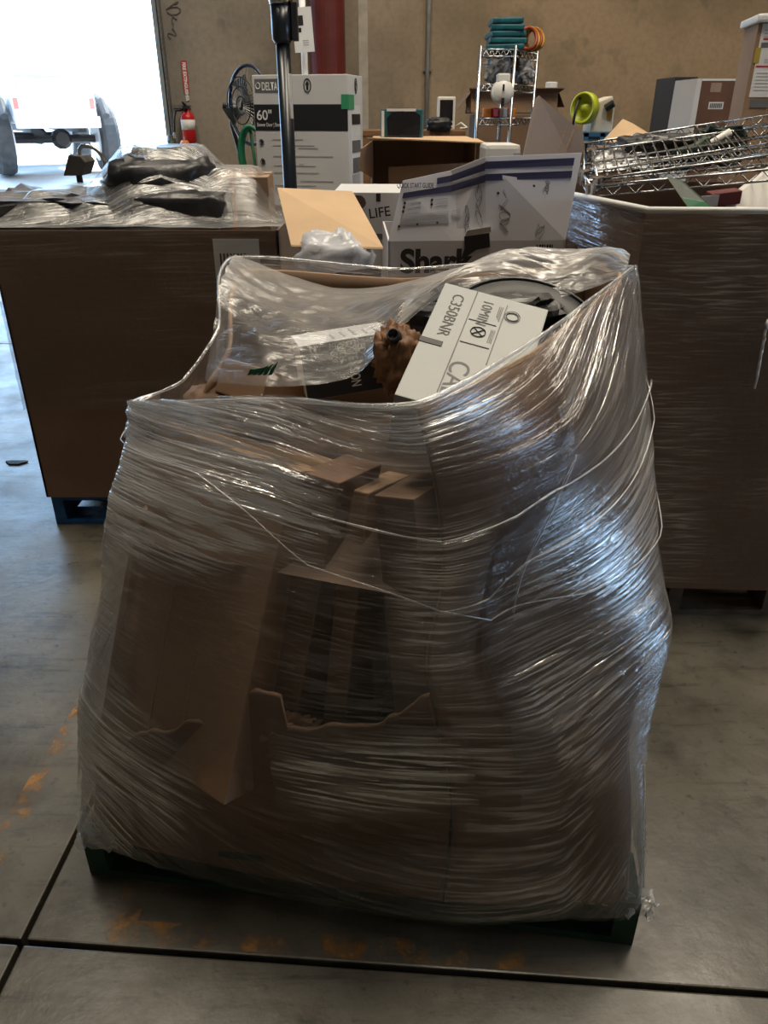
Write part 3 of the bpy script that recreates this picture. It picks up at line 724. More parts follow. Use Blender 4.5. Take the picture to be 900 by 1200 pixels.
# ------------------------------------------------------------------ goods in the top opening
# pale box with rotated lettering
A, B, C = at(522, 331, 1.46), at(636, 386, 1.36), at(462, 462, 1.18)
ex = C - A; up = B - A; exn = ex.normalized(); up = up - exn * up.dot(exn); n_ = ex.cross(up).normalized()
wb_ = thing('printed_box', 'pale grey box marked C350BNR tilted in the top opening', 'box', C)
MB().obox(A, ex, up, -n_ * 0.11).build('body', mat('pale_board', (0.40, 0.42, 0.42), 0.5, var=0.03), wb_, bevel=0.002)
f = Face(A, ex, up); LW, LH = ex.length, up.length
f.text('C350BNR', 0.030, 0.025, 0.024, 'ink_black', wb_, 0.0)
f.text('10MIN', 0.027, 0.020, 0.080, 'ink_black', wb_, 0.0)
f.text('CAL', 0.05, 0.20, 0.066, 'ink_grey', wb_, 0.0)
f.rects([(0.0, 0.062, LW * 0.9, 0.0635), (0.02, 0.122, LW * 0.6, 0.1235), (0.085, 0.066, 0.0865, 0.116), (0.15, 0.066, 0.1515, 0.118)], 'ink_grey', wb_)
f.rects([(0.165, -0.0005, 0.178, 0.04)], 'ink_black', wb_)
f.tube([(0.115 + 0.013 * math.cos(a), 0.09 + 0.013 * math.sin(a)) for a in [k * 2 * math.pi / 20 for k in range(20)]], 0.001, 'ink_black', wb_, closed=True)
f.tube([(0.105, 0.08), (0.125, 0.10)], 0.001, 'ink_black', wb_); f.tube([(0.125, 0.08), (0.105, 0.10)], 0.001, 'ink_black', wb_)
f.tube([(0.05 + 0.011 * math.cos(a), 0.138 + 0.011 * math.sin(a)) for a in [k * 2 * math.pi / 20 for k in range(20)]], 0.001, 'ink_grey', wb_, closed=True)
f.tube([(0.05 + 0.016 * math.cos(a), 0.138 + 0.014 * math.sin(a)) for a in [k * 2 * math.pi / 20 for k in range(20)]], 0.0006, 'ink_grey', wb_, closed=True)
f.rects([(0.03 + 0.0, 0.1105 + 0.003 * k, 0.06 + 0.006 * (k % 3), 0.1117 + 0.003 * k) for k in range(3)] + [(0.10, 0.1105 + 0.003 * k, 0.135, 0.1117 + 0.003 * k) for k in range(3)], 'ink_grey', wb_)
MB().prism([f.p(0.10, 0.20, 0), f.p(0.19, 0.16, 0), f.p(0.20, 0.215, 0), f.p(0.15, 0.225, 0)], f.n * 0.001).build('printed_panel', 'ink_lightgrey', wb_)
# dark box lettered LED EXT...
A, B, C = at(350, 406, 1.44), at(462, 388, 1.48), at(362, 470, 1.43)
ex = B - A; dn = C - A; exn = ex.normalized(); dn = dn - exn * dn.dot(exn); n_ = dn.cross(ex).normalized()
lb = thing('lamp_carton', 'white carton with a dark lettered side lying under the film cover', 'box', C)
MB().obox(A + dn, ex, -dn, -n_ * 0.16).build('body', 'white_board', lb, bevel=0.002)
f = Face(A + dn, ex, -dn); LW, LH = ex.length, dn.length
ds_ = f.rect(0.001, 0.001, LW - 0.001, LH - 0.001, 'ink_black', lb, 'dark_side')
for k, (s_, q) in enumerate((('LED', 0.60), ('EXTENSION', 0.485), ('WITH', 0.40), ('SENSOR', 0.31))):
    f.text(s_, (0.021, 0.027, 0.018, 0.018)[k], LW * q, LH * 0.97, 'ink_white', ds_, 0.0004, rot=R(-90), h=0.0018, sx=0.62 if k in (1, 3) else 0.8)
zt_ = Face(A, ex, -n_ * -1 if False else n_ * -1)
tf = Face(A, ex, -n_)
tf.rects([(0.07 + 0.022 * c_, 0.03, 0.074 + 0.022 * c_, 0.03 + 0.05 + 0.02 * ((c_ * 7) % 3)) for c_ in range(5)], 'ink_lightgrey', lb)
# amber paper wrapped lamp between them
am = thing('wrapped_lamp', 'amber brown paper bundle with a dark socket between the two printed boxes', 'bundle', at(468, 430, 1.3))
MB().lump(at(466, 420, 1.36), (0.09, 0.09, 0.12), 0.9, 0.30, fr=3.2, seed=14, rz=0.4, nu=40, nv=26).build('paper', 'amber_paper', am, smooth=True)
MB().lathe(at(462, 394, 1.33), [(0.008, -0.02), (0.012, -0.01), (0.012, 0.008), (0.009, 0.010), (0.009, 0.002)], axis=(-0.3, -0.8, 0.6), n=18).build('socket', 'black_plastic', am, smooth=True)
# black round appliance with ring vents
c0 = at(618, 372, 1.60)
ba = thing('black_appliance', 'black round appliance with ring vents down in the top opening', 'appliance', c0 - Vector((0, 0, 0.16)))
ax = Vector((0.05, -0.45, 0.89))
MB().lathe(c0 - ax.normalized() * 0.16, [(0.10, 0), (0.185, 0.02), (0.195, 0.08), (0.18, 0.12), (0.15, 0.135), (0.10, 0.13), (0.09, 0.115)], axis=ax, n=40).build('housing', 'black_plastic', ba, smooth=True)
for k, r in enumerate((0.165, 0.105, 0.085, 0.062, 0.04)):
    x_ = ax.orthogonal().normalized(); y_ = ax.normalized().cross(x_)
    cc = c0 - ax.normalized() * (0.03 if r > 0.1 else 0.042)
    MB().tube([cc + (x_ * math.cos(a) + y_ * math.sin(a)) * r for a in [q * 2 * math.pi / 40 for q in range(40)]], 0.005, 6, closed=True).build('vent_ring', 'black_paint', ba, smooth=True)
tag(MB().lump(at(565, 372, 1.72), (0.34, 0.22, 0.12), 0.5, 0.15, seed=12).build('black_sack', 'black_sack'), 'black plastic sack behind the pale box in the top opening', 'sack')

# ================================================================== second row: left bin on blue pallet
gx0, gx1, gy0, gy1, gz = -1.352, -0.36, 2.76, 3.86, 1.142
palb = pallet('pallet', 'blue pallet beneath the left cardboard bin', (gx0 + 0.01, gy0 + 0.015, 0), (1, 0.0, 0), (0, 1, 0), 0.98, 1.05, 'blue_pallet')
gl = thing('cardboard_bin', 'tall brown cardboard bin on the blue pallet at left', 'bin', (gx0, gy0, 0.128))
def bin_panels(t, poly, z0, z1, m, thick=0.008):
    n = len(poly)
    for k in range(n):
        a, b = Vector((*poly[k], 0)), Vector((*poly[(k + 1) % n], 0)); d = (b - a); n_ = Vector((-d.y, d.x, 0)).normalized()
        MB().obox(a + Vector((0, 0, z0)), d, n_ * thick, Vector((0, 0, z1 - z0))).build('side_panel', m, t)
bin_panels(gl, [(gx0, gy0), (gx1, gy0), (gx1, gy1), (gx0, gy1)], 0.13, gz, 'kraft_dark')
sheet(lambda i, j: Vector((gx0 + 0.02 + (gx1 - gx0 - 0.04) * i, gy0 + 0.02 + (gy1 - gy0 - 0.04) * j, 1.06 + 0.06 * noise.noise(Vector((i * 6, j * 6, 0))))), 20, 20, 'packing_fill', 'dark_filler', gl, smooth=False)
fl = Face((gx0, gy0, 0.13), (1, 0, 0), (0, 0, 1))
la, lb_ = at(256, 352, gy0), at(303, 280, gy0)
lab_ = fl.rect(la.x - gx0, la.z - 0.13, lb_.x - gx0, lb_.z - 0.13, 'label_white', gl, 'shipping_label', 0.002)
fl.rects([(la.x - gx0 + 0.02 + 0.012 * k, la.z - 0.13 + 0.10, la.x - gx0 + 0.026 + 0.012 * k, la.z - 0.13 + 0.16) for k in range(8)] + [(la.x - gx0 + 0.02, la.z - 0.13 + 0.03 + 0.02 * k, la.x - gx0 + 0.10, la.z - 0.13 + 0.036 + 0.02 * k) for k in range(3)], 'ink_black', lab_, 'barcode', 0.003)
# its goods, bundled high at the right
tag(MB().lump(at(195, 229, 3.15), (0.42, 0.46, 0.30), 0.55, 0.16, fr=3.5, seed=1, rz=0.2).build('black_sack', 'black_sack', smooth=True), 'large black sack heaped on the left bin under film', 'sack')
tag(MB().lump(at(213, 246, 2.96), (0.36, 0.24, 0.14), 0.45, 0.12, fr=3, seed=2, rz=-0.1).build('black_sack', 'black_sack', smooth=True), 'flat black sack in front of the large one on the left bin', 'sack')
tag(MB().lump(at(60, 245, 3.1), (0.50, 0.5, 0.14), 0.5, 0.2, fr=4, seed=4).build('grey_bundle', mat('grey_sheet', (0.12, 0.12, 0.13), 0.5, var=0.4, bump=0.4, bscale=14)), 'low grey bundle on the left part of the left bin', 'bundle')
tag(MB().lump(at(126, 250, 3.0), (0.30, 0.3, 0.12), 0.5, 0.2, fr=4, seed=6).build('blue_bundle', mat('navy_sheet', (0.02, 0.045, 0.10), 0.4, var=0.4, bump=0.4, bscale=14)), 'dark navy folded bundle between the sacks on the left bin', 'bundle')
o = at(250, 262, 3.02); o.z = 1.09
carton('kraft_carton', 'kraft carton with an orange stripe beside the black sack on the left bin', o, (0.21, 0.02, 0), (-0.02, 0.3, 0), (0, 0, 0.20), 'kraft')
o2 = o + Vector((0.07, -0.004, 0)); 
MB().obox(o2, (0.02, 0.002, 0), (0, 0.002, 0), (0, 0, 0.19)).build('orange_stripe', 'orange_plastic', [x for x in COL.objects if x.name.startswith('kraft_carton')][-1])
tag(MB().box(at(200, 175, 3.2), (0.09, 0.08, 0.03)).build('black_tin', 'black_plastic', bevel=0.008), 'small flat black tin on top of the large black sack', 'tin')
# bent tube and dark block by the door
ht = thing('tube_handle', 'bent pale metal tube handle standing up beside the dark block', 'handle', at(93, 200, 3.3))
hp = [at(93, 208, 3.3), at(93, 190, 3.3), at(93, 175, 3.3), at(96, 171, 3.3), at(104, 171, 3.3), at(113, 175, 3.3), at(119, 182, 3.3), at(123, 191, 3.3), at(124, 206, 3.3)]
MB().tube(hp, 0.008, 8).build('tube', 'chrome', ht, smooth=True)
for q in (0, -1): MB().lathe(hp[q] - Vector((0, 0, 0.02)), [(0.012, 0), (0.012, 0.03)], n=10).build('end_cap', 'black_plastic', ht)
tag(MB().prism([at(74, 206, 3.25), at(95, 206, 3.25), at(100, 190, 3.25), at(94, 183, 3.25), at(80, 181, 3.25)], Vector((0, 0.12, 0))).build('dark_block', mat('charcoal', (0.06, 0.055, 0.05), 0.7), bevel=0.004), 'dark wedge-shaped block on the left bin in front of the truck', 'block')

# film over the left bin
lw = thing('stretch_wrap', 'clear stretch film over the left cardboard bin and its heap', 'stretch film', (gx0 - 0.01, gy0 - 0.01, 0.3))
def lump_h(x, y):
    h = 0.0
    for cx, cy, r, a in ((at(195, 222, 3.15).x, 3.17, 0.27, 0.235), (at(270, 240, 3.1).x, 3.14, 0.20, 0.165), (at(60, 245, 3.1).x, 3.1, 0.30, 0.10), (at(126, 245, 3.0).x, 3.0, 0.2, 0.08), (at(85, 200, 3.25).x, 3.32, 0.12, 0.06)):
        d = math.hypot((x - cx), (y - cy)) / r
        h = max(h, a * max(0, 1 - max(0, d - 0.55) / 1.1) ** 1.3)
    return h
def lid(i, j):
    x = gx0 - 0.012 + (gx1 - gx0 + 0.024) * i; y = gy0 - 0.012 + (gy1 - gy0 + 0.024) * j
    e = min(1, min(i, 1 - i, j, 1 - j) * 9)
    z = gz + 0.012 + lump_h(x, y) * e + 0.006 * noise.noise(Vector((x * 4, y * 16, 0))) + 0.003 * noise.noise(Vector((x * 12, y * 34, 5)))
    return Vector((x, y, z))
sheet(lid, 130, 110, 'film_cover', 'film_heap', lw, uvfn=lambda i, j: (i * 1.0 + 0.3 * j, j * 1.1 - 0.25 * i), thick=lambda i, j: 1.15)
def skirt(poly, z0, z1, par, m, off=0.012, th=1.0, tilt=0.05, nu=200, nv=60):
    n = len(poly); P = [Vector((*p_, 0)) for p_ in poly]; c_ = sum(P, Vector()) / n
    seg = [(P[(k + 1) % n] - P[k]).length for k in range(n)]; tot = sum(seg)
    def pt(s):
        s = (s % 1.0) * tot
        for k in range(n):
            if s <= seg[k] + 1e-9:
                a = P[k].lerp(P[(k + 1) % n], s / seg[k]); return a
            s -= seg[k]
        return P[0]
    def fn(i, j):
        a = pt(i); d = (a - c_).normalized(); u = i * tot; v = z0 + (z1 - z0) * j
        w = 0.0025 * noise.noise(Vector((u * 2, (v - tilt * u) * 40, 2))) + 0.005 * noise.noise(Vector((u * 2.5, v * 4, 8)))
        a = a + d * (off + w); a.z = v; return a
    return sheet(fn, nu, nv, 'film_layer', m, par, uvfn=lambda i, j: (i * tot, (z1 - z0) * j - tilt * math.sin(i * 9) * 0.6), thick=(lambda i, j: th(i, j)) if callable(th) else (lambda i, j: th))
skirt([(gx0, gy0), (gx1, gy0), (gx1, gy1), (gx0, gy1)], 0.5, gz + 0.012, lw, 'film_clear', th=lambda i, j: max(0.1, 0.15 + 0.9 * j ** 3 + 0.9 * noise.noise(Vector((i * 11, j * 5, 2)))))

# ================================================================== second row: right bin
rz = 1.272
P0, P1, P2 = atz(664, 228, rz), atz(757, 248, rz), atz(1010, 246, rz)
P2 = Vector((P2.x, P1.y - 0.03, rz))
rp = [(P0.x, P0.y), (P1.x, P1.y), (P2.x, P2.y), (P2.x + 0.16, P2.y + 0.22), (P2.x + 0.16, P2.y + 0.95), (P0.x, P0.y + 0.62)]
palr = pallet('pallet', 'dark wooden pallet beneath the right cardboard bin', (P0.x + 0.06, P1.y + 0.03, 0), (1, -0.01, 0), (0.01, 1, 0), P2.x - P0.x, 1.0, 'wood_pallet')
gr = thing('cardboard_bin', 'tall brown octagonal cardboard bin at right filled with wire shelving', 'bin', (P0.x, P1.y, 0.128))
bin_panels(gr, rp, 0.13, rz, 'kraft_dark')
sheet(lambda i, j: Vector((P0.x + 0.02 + (P2.x - P0.x) * i, P1.y + 0.03 + 0.14 * (1 - i) * (1 - j) + 0.75 * j, 1.13 + 0.05 * noise.noise(Vector((i * 6, j * 6, 3))))), 20, 20, 'packing_fill', 'dark_filler', gr, smooth=False)
rw = thing('stretch_wrap', 'clear stretch film around the right cardboard bin', 'stretch film', (P0.x, P1.y - 0.02, 0.2))
skirt(rp, 0.16, rz + 0.008, rw, 'film', off=0.014, th=lambda i, j: max(0.12, 0.30 + 0.35 * j + 1.1 * noise.noise(Vector((i * 14, j * 4, 6)))), tilt=-0.05, nu=260, nv=90)
MB().tube([Vector((rp[0][0] - 0.01, rp[0][1] - 0.02, rz + 0.006)), Vector((rp[1][0], rp[1][1] - 0.02, rz + 0.006)), Vector((rp[2][0], rp[2][1] - 0.02, rz + 0.006))], 0.009, 6).build('rolled_edge', 'label_white', rw, smooth=True)
# loose diagonal overlap of film and wrinkle tufts on its face
mb = MB()
for k in range(6): mb.tube([at(884 + 3 * k, 455 - 14 * k, P1.y - 0.05), at(888 + 2 * k, 440 - 12 * k, P1.y - 0.06), at(890 + 2 * k, 425 - 10 * k, P1.y - 0.05)], 0.004, 5)
mb.build('film_tuft', 'label_white', rw, smooth=True)

# ---- wire shelves stacked on the right bin
def wire_shelf(label, o, ex, ey, ww, dd_, m='chrome', nw=26):
    o, ex, ey = Vector(o), Vector(ex).normalized(), Vector(ey).normalized(); ez = ex.cross(ey).normalized()
    if ez.z < 0: ez = -ez
    t = thing('wire_shelf', label, 'wire shelf', o, 'wire shelves in the right bin')
    hgt = 0.030
    def P(a, b, c_): return o + ex * a + ey * b + ez * c_
    for (p, q, n) in (((0, 0), (ww, 0), 14), ((0, dd_), (ww, dd_), 14), ((0, 0), (0, dd_), 6), ((ww, 0), (ww, dd_), 6)):
        mb = MB(); mb.tube([P(*p, 0), P(*q, 0)], 0.0036, 6); mb.tube([P(*p, hgt), P(*q, hgt)], 0.0036, 6)
        zz = [P(p[0] + (q[0] - p[0]) * k / (2 * n), p[1] + (q[1] - p[1]) * k / (2 * n), hgt * (k % 2)) for k in range(2 * n + 1)]
        mb.tube(zz, 0.0024, 5); mb.build('truss_rail', m, t, smooth=True)
    mb = MB()
    for k in range(1, nw): mb.tube([P(ww * k / nw, 0, hgt), P(ww * k / nw, dd_, hgt)], 0.0018, 4, caps=False)
    w_ = mb.build('wire_deck', m, t); w_['kind'] = 'stuff'
    for k in (1, 2): MB().tube([P(0, dd_ * k / 3, hgt - 0.006), P(ww, dd_ * k / 3, hgt - 0.006)], 0.003, 5).build('cross_rod', m, t)
    for a in (0, ww):
        for b in (0, dd_): MB().lathe(P(a, b, -0.006), [(0.014, 0), (0.016, 0.042)], axis=ez, n=12).build('corner_collar', m, t)
    return t
A, B = at(684, 214, 2.62), at(915, 176, 2.75)
wire_shelf('uppermost chrome wire shelf slanting across the right bin', A, B - A, (0.1, 0.5, 0.10), 0.92, 0.36)
A, B = at(700, 222, 2.50), at(930, 190, 2.55)
wire_shelf('second chrome wire shelf from the top on the right bin', A, B - A, (0.08, 0.5, 0.09), 0.90, 0.36)
A, B = at(692, 231, 2.42), at(920, 210, 2.40)
wire_shelf('lowest chrome wire shelf resting on the right bin rim', A, B - A, (0.05, 0.5, 0.05), 0.90, 0.36)
# boards, panel, red box and bags on the right bin
gb = thing('green_board', 'dark green board poking out in front of the wire shelves', 'board', at(805, 238, 2.35))
MB().prism([at(782, 208, 2.40), at(800, 214, 2.37), at(832, 242, 2.30), at(806, 243, 2.30)], Vector((0.004, 0.012, 0.004))).build('panel', 'dark_green', gb)
MB().prism([at(800, 232, 2.315), at(824, 236, 2.305), at(832, 242, 2.295), at(806, 243, 2.295)], Vector((0, 0.002, 0.001))).build('bright_edge', 'green_plastic', gb)
tag(MB().prism([at(848, 240, 2.42), at(905, 196, 2.50), at(930, 196, 2.50), at(930, 248, 2.40), at(868, 246, 2.40)], Vector((0.0, 0.02, 0.006))).build('white_sheet', 'white_plastic'), 'pale flat panel standing at the right edge of the right bin', 'panel')
o = at(832, 243, 2.38)
rb = thing('red_carton', 'small dark red and white carton beside the green board', 'box', o)
MB().obox(o, (0.085, 0.0, 0.01), (0.02, 0.10, 0.0), (0, 0, 0.035)).build('body', mat('dark_red_board', (0.16, 0.03, 0.03), 0.6), rb, bevel=0.002)
MB().obox(o + Vector((-0.03, -0.002, 0)), (0.05, 0.0, 0.004), (0, 0.003, 0), (0, 0, 0.03)).build('white_end', 'white_board', rb)
tag(MB().lump(at(772, 180, 2.95), (0.30, 0.2, 0.12), 0.6, 0.25, seed=21).build('black_sack', 'black_sack', smooth=True), 'black sack behind the wire shelves', 'sack')
dg = thing('dark_green_hamper', 'dark green plastic tangle lying on the wire shelves near the tall carton', 'plastic parts', at(845, 190, 2.9))
MB().lump(at(842, 172, 2.95), (0.16, 0.14, 0.12), 0.5, 0.3, seed=22, fr=3).build('shell', 'dark_green', dg)
MB().tube([at(822, 176, 2.85), at(838, 166, 2.85), at(856, 155, 2.85)], 0.014, 8).build('white_tube', 'white_plastic', dg, smooth=True)
MB().tube([at(790, 182, 2.8), at(812, 176, 2.82), at(828, 166, 2.84)], 0.02, 8).build('green_arm', 'dark_green', dg, smooth=True)
def plas(i, j):
    a = at(694 + 72 * i, 198 - 24 * j * (0.4 + 0.6 * math.sin(math.pi * min(1, i + 0.2))), 2.68 + 0.2 * j)
    return a + Vector((0, 0, 1)) * 0.02 * noise.noise(Vector((i * 6, j * 6, 2)))
pl = thing('plastic_sheet', 'crumpled clear plastic sheet at the left end of the wire shelves', 'plastic sheet', at(730, 198, 2.68))
sheet(plas, 30, 20, 'sheet', 'film_bunched', pl, uvfn=lambda i, j: (i * 0.3, j * 0.2), thick=lambda i, j: 1.6)

# ================================================================== middle: cartons behind the front load
base = carton('kraft_carton', 'large kraft carton on the floor behind the front load, below the open white box', (-0.16, 2.34, 0), (0.72, 0, 0), (0, 0.95, 0), (0, 0, 0.74), 'kraft')
# the open white appliance box with a printed guide on its raised flap
A = at(455, 293, 2.36); B = at(664, 271, 2.38)
B.z = (A.z + B.z) / 2; A.z = B.z
sb = thing('open_box', 'white printed appliance box with raised flaps behind the front load', 'box', (A.x, A.y, 0.74))
ex = B - A; w = ex.length; exn = ex.normalized(); eyn = Vector((-exn.y, exn.x, 0)); dep = 0.46; zl = 0.742; zh = A.z
th = 0.006
MB().obox((A.x, A.y, zl), ex, eyn * th, (0, 0, zh - zl)).build('front_wall', 'grey_board', sb)
MB().obox(Vector((A.x, A.y, zl)) + eyn * (dep - th), ex, eyn * th, (0, 0, zh - zl)).build('back_wall', 'grey_board', sb)
MB().obox((A.x, A.y, zl), exn * th, eyn * dep, (0, 0, zh - zl)).build('side_wall', 'white_board', sb)
MB().obox(Vector((A.x, A.y, zl)) + exn * (w - th), exn * th, eyn * dep, (0, 0, zh - zl)).build('side_wall', 'white_board', sb)
MB().obox((A.x, A.y, zl), ex, eyn * dep, (0, 0, th)).build('bottom', 'kraft', sb)
tag(MB().lump(Vector((A.x, A.y, zl)) + ex * 0.5 + eyn * dep * 0.5 + Vector((0, 0, 0.12)), (0.4, 0.34, 0.22), 0.6, 0.2, seed=31).build('kraft_paper', 'kraft'), 'crumpled kraft paper filling the open white box', 'paper')
f = Face((A.x, A.y, zl), ex, (0, 0, 1))
f.text('Shark', 0.092, 0.036, zh - zl - 0.088, 'ink_black', sb, 0.0035)
f.rects([(w - 0.085 + 0.0075 * k, zh - zl - 0.055, w - 0.085 + 0.0075 * k + (0.005 if k % 3 else 0.003), zh - zl - 0.012) for k in range(7)], 'ink_black', sb, 'barcode')
# raised front flap, creased in the middle
ft = 0.225
FA, FM, FB = Vector((A.x, A.y, zh)), None, Vector((A.x, A.y, zh)) + ex
tlp, tmp, tmp2, trp = at(472, 212, 2.40), at(528, 200, 2.42), at(568, 184, 2.40), at(682, 179, 2.44)
m1 = FA + ex * 0.36; m2 = FA + ex * 0.55
fl_ = MB(); d_ = Vector((0, 0.005, 0))
for q in ((FA, m1, tmp, tlp), (m1, m2, tmp2, tmp), (m2, FB, trp, tmp2)): fl_.prism(q, d_)
fo = fl_.build('guide_flap', 'grey_board', sb)
f1 = Face(FA, m1 - FA, tlp - FA + (tmp - m1)); f3 = Face(m2, FB - m2, (tmp2 - m2) + (trp - FB))
# lettering stays on the plane of each third of the flap
hL = (tlp - FA).length
f1 = Face(FA, m1 - FA, tlp - FA)
f1.text('QUICK START GUIDE', 0.0185, 0.026, hL * 0.855, 'ink_navy', fo, 0.0003, h=0.003, sx=0.60)
bar = lambda fa, pts, m_='ink_navy': MB().prism([fa.p(a, b, 0.002) for a, b in pts], fa.n * 0.001).build('printed_bar', m_, fo)
w1 = (m1 - FA).length
mm = MB()
def quad_pt(q, s, t, h=0.003):
    a, b, c_, d = q; p_ = a.lerp(b, s).lerp(d.lerp(c_, s), t); n2 = (b - a).cross(d - a).normalized(); return p_ + n2 * h
Q1, Q2, Q3 = (FA, m1, tmp, tlp), (m1, m2, tmp2, tmp), (m2, FB, trp, tmp2)
def qbar(q, s0_, s1_, t0_, t1_, m_='ink_navy', t0b=None, t1b=None, name='printed_bar'):
    t0b = t0_ if t0b is None else t0b; t1b = t1_ if t1b is None else t1b
    pts = [quad_pt(q, s0_, t0_), quad_pt(q, s1_, t0b), quad_pt(q, s1_, t1b), quad_pt(q, s0_, t1_)]
    n2 = (pts[1] - pts[0]).cross(pts[3] - pts[0]).normalized()
    return MB().prism(pts, n2 * 0.001).build(name, m_, fo)
qbar(Q1, 0.72, 1.0, 0.84, 0.93); qbar(Q1, 0.07, 1.0, 0.70, 0.79)
qbar(Q2, 0.0, 1.0, 0.84, 0.93); qbar(Q2, 0.0, 1.0, 0.70, 0.79)
qbar(Q3, 0.0, 0.93, 0.86, 0.945); qbar(Q3, 0.0, 0.93, 0.72, 0.80)
for k in range(3):
    for s_ in (0.14, 0.64):
        if k == 2 and s_ > 0.5: continue
        c_ = quad_pt(Q1, s_, 0.62 - 0.07 * k, 0.001)
        n2 = (m1 - FA).cross(tlp - FA).normalized(); MB().lathe(c_, [(0.0035, 0), (0.0035, 0.003)], axis=n2, n=10).build('printed_dot', 'ink_black', fo)
        qbar(Q1, s_ + 0.06, s_ + 0.30, 0.61 - 0.07 * k, 0.62 - 0.07 * k, 'ink_lightgrey', name='print_line')
for k in range(7):
    qbar(Q1, 0.12, 0.95, 0.42 - 0.026 * k, 0.428 - 0.026 * k, 'ink_lightgrey', name='print_line')
    if k < 4: qbar(Q2, 0.0, 0.25, 0.42 - 0.026 * k, 0.428 - 0.026 * k, 'ink_lightgrey', name='print_line')
for s_, t_ in ((0.12, 0.24), (0.42, 0.26), (0.75, 0.27)):
    n2 = (m1 - FA).cross(tlp - FA).normalized(); MB().lathe(quad_pt(Q1, s_, t_, 0.001), [(0.0035, 0), (0.0035, 0.003)], axis=n2, n=10).build('printed_dot', 'ink_black', fo)
def drawing(q, cs, ct, sc, seed):
    r_ = random.Random(seed)
    for k in range(5):
        n_ = 14; ph = r_.random() * 6; rx_ = sc * (0.4 + 0.5 * r_.random()); ry_ = sc * (0.7 + 0.8 * r_.random()); oy = (k - 2) * sc * 0.55
        MB().tube([quad_pt(q, cs + (rx_ * math.cos(a + ph)) * 0.6, ct + oy + ry_ * 0.45 * math.sin(a), 0.003) for a in [j * 2 * math.pi / n_ for j in range(n_)]], 0.0007, 4, closed=True).build('line_drawing', 'ink_grey', fo)
drawing(Q2, 0.80, 0.48, 0.19, 1); drawing(Q2, 0.45, 0.22, 0.15, 2); drawing(Q3, 0.22, 0.30, 0.13, 3); drawing(Q3, 0.22, 0.60, 0.06, 4); drawing(Q3, 0.66, 0.22, 0.11, 5); drawing(Q3, 0.64, 0.52, 0.07, 6); drawing(Q3, 0.68, 0.62, 0.05, 7)
for s_, t_ in ((0.17, 0.55), (0.56, 0.62)):
    n2 = (FB - m2).cross(tmp2 - m2).normalized(); MB().lathe(quad_pt(Q3, s_ - 0.03, t_ + 0.02, 0.001), [(0.004, 0), (0.004, 0.003)], axis=n2, n=10).build('printed_dot', 'ink_black', fo)
# torn handhold on the fold
MB().prism([f.p(0.215, zh - zl - 0.055, 0.001), f.p(0.225, zh - zl - 0.02, 0.001), f.p(0.222, zh - zl + 0.012, 0.001), f.p(0.295, zh - zl + 0.022, 0.001), f.p(0.30, zh - zl - 0.018, 0.001), f.p(0.26, zh - zl - 0.025, 0.001)], f.n * 0.004).build('torn_handhold', 'ink_black', sb)
MB().prism([f.p(0.222, zh - zl + 0.012, 0.004), f.p(0.30, zh - zl + 0.024, 0.004), f.p(0.295, zh - zl + 0.042, 0.02), f.p(0.228, zh - zl + 0.032, 0.02)], f.n * 0.002).build('torn_lip', 'label_white', sb)
# side flap folded out to the left, back flap standing up behind
h1, h2 = FA.copy(), FA + eyn * 0.44
P1_, P2_, P3_, P4_ = at(449, 292, 2.365), at(341, 289, 2.42), at(325, 222, 2.72), at(413, 226, 2.79)
MB().prism([P1_, P2_, P3_, P4_], Vector((0, 0.003, 0.005))).build('side_flap', 'kraft_light', sb)
MB().prism([at(606, 215, 2.83), at(684, 215, 2.83), at(684, 157, 2.86), at(632, 112, 2.90), at(627, 116, 2.90)], Vector((0, 0.006, 0))).build('back_flap', 'kraft_grey', sb)
MB().prism([at(655, 190, 2.826), at(657, 190, 2.826), at(674, 152, 2.852), at(672, 151, 2.852)], Vector((0, -0.001, 0))).prism([at(648, 190, 2.826), at(649, 190, 2.826), at(665, 148, 2.852), at(664, 147, 2.852)], Vector((0, -0.001, 0))).build('flap_crease', 'kraft_edge', sb)
# white carton lettered LIFE behind it
lo = Vector((at(392, 228, 2.96).x, 2.86, 0.742))
lf = thing('white_carton', 'white carton with a torn hole between the tan flap and the printed flap', 'box', lo)
zt2 = at(430, 224, 2.9).z
MB().obox(lo, (0.30, -0.01, 0), (0.01, 0.35, 0), (0, 0, zt2 - 0.742)).build('body', 'white_board', lf, bevel=0.003)
f2 = Face(lo, (0.30, -0.01, 0), (0, 0, 1)); hh2 = zt2 - 0.742
f2.text('LIFE', 0.045, 0.125, hh2 - 0.085, 'ink_black', lf, 0.0005, rot=R(8))
f2.rects([(0.14, hh2 - 0.155, 0.30, hh2 - 0.135)], 'ink_grey', lf)
MB().prism([f2.p(0.065 + 0.05 * math.cos(a), hh2 - 0.035 + 0.03 * math.sin(a) * (1 + 0.2 * math.sin(3 * a)), 0) for a in [k * 2 * math.pi / 16 for k in range(16)]], f2.n * 0.002).build('torn_hole', 'filler', lf)
MB().prism([f2.p(0.15, hh2 - 0.03, 0), f2.p(0.165, hh2 - 0.03, 0), f2.p(0.165, hh2 - 0.003, 0), f2.p(0.15, hh2 - 0.003, 0)], f2.n * 0.002).build('printed_panel', 'ink_black', lf)
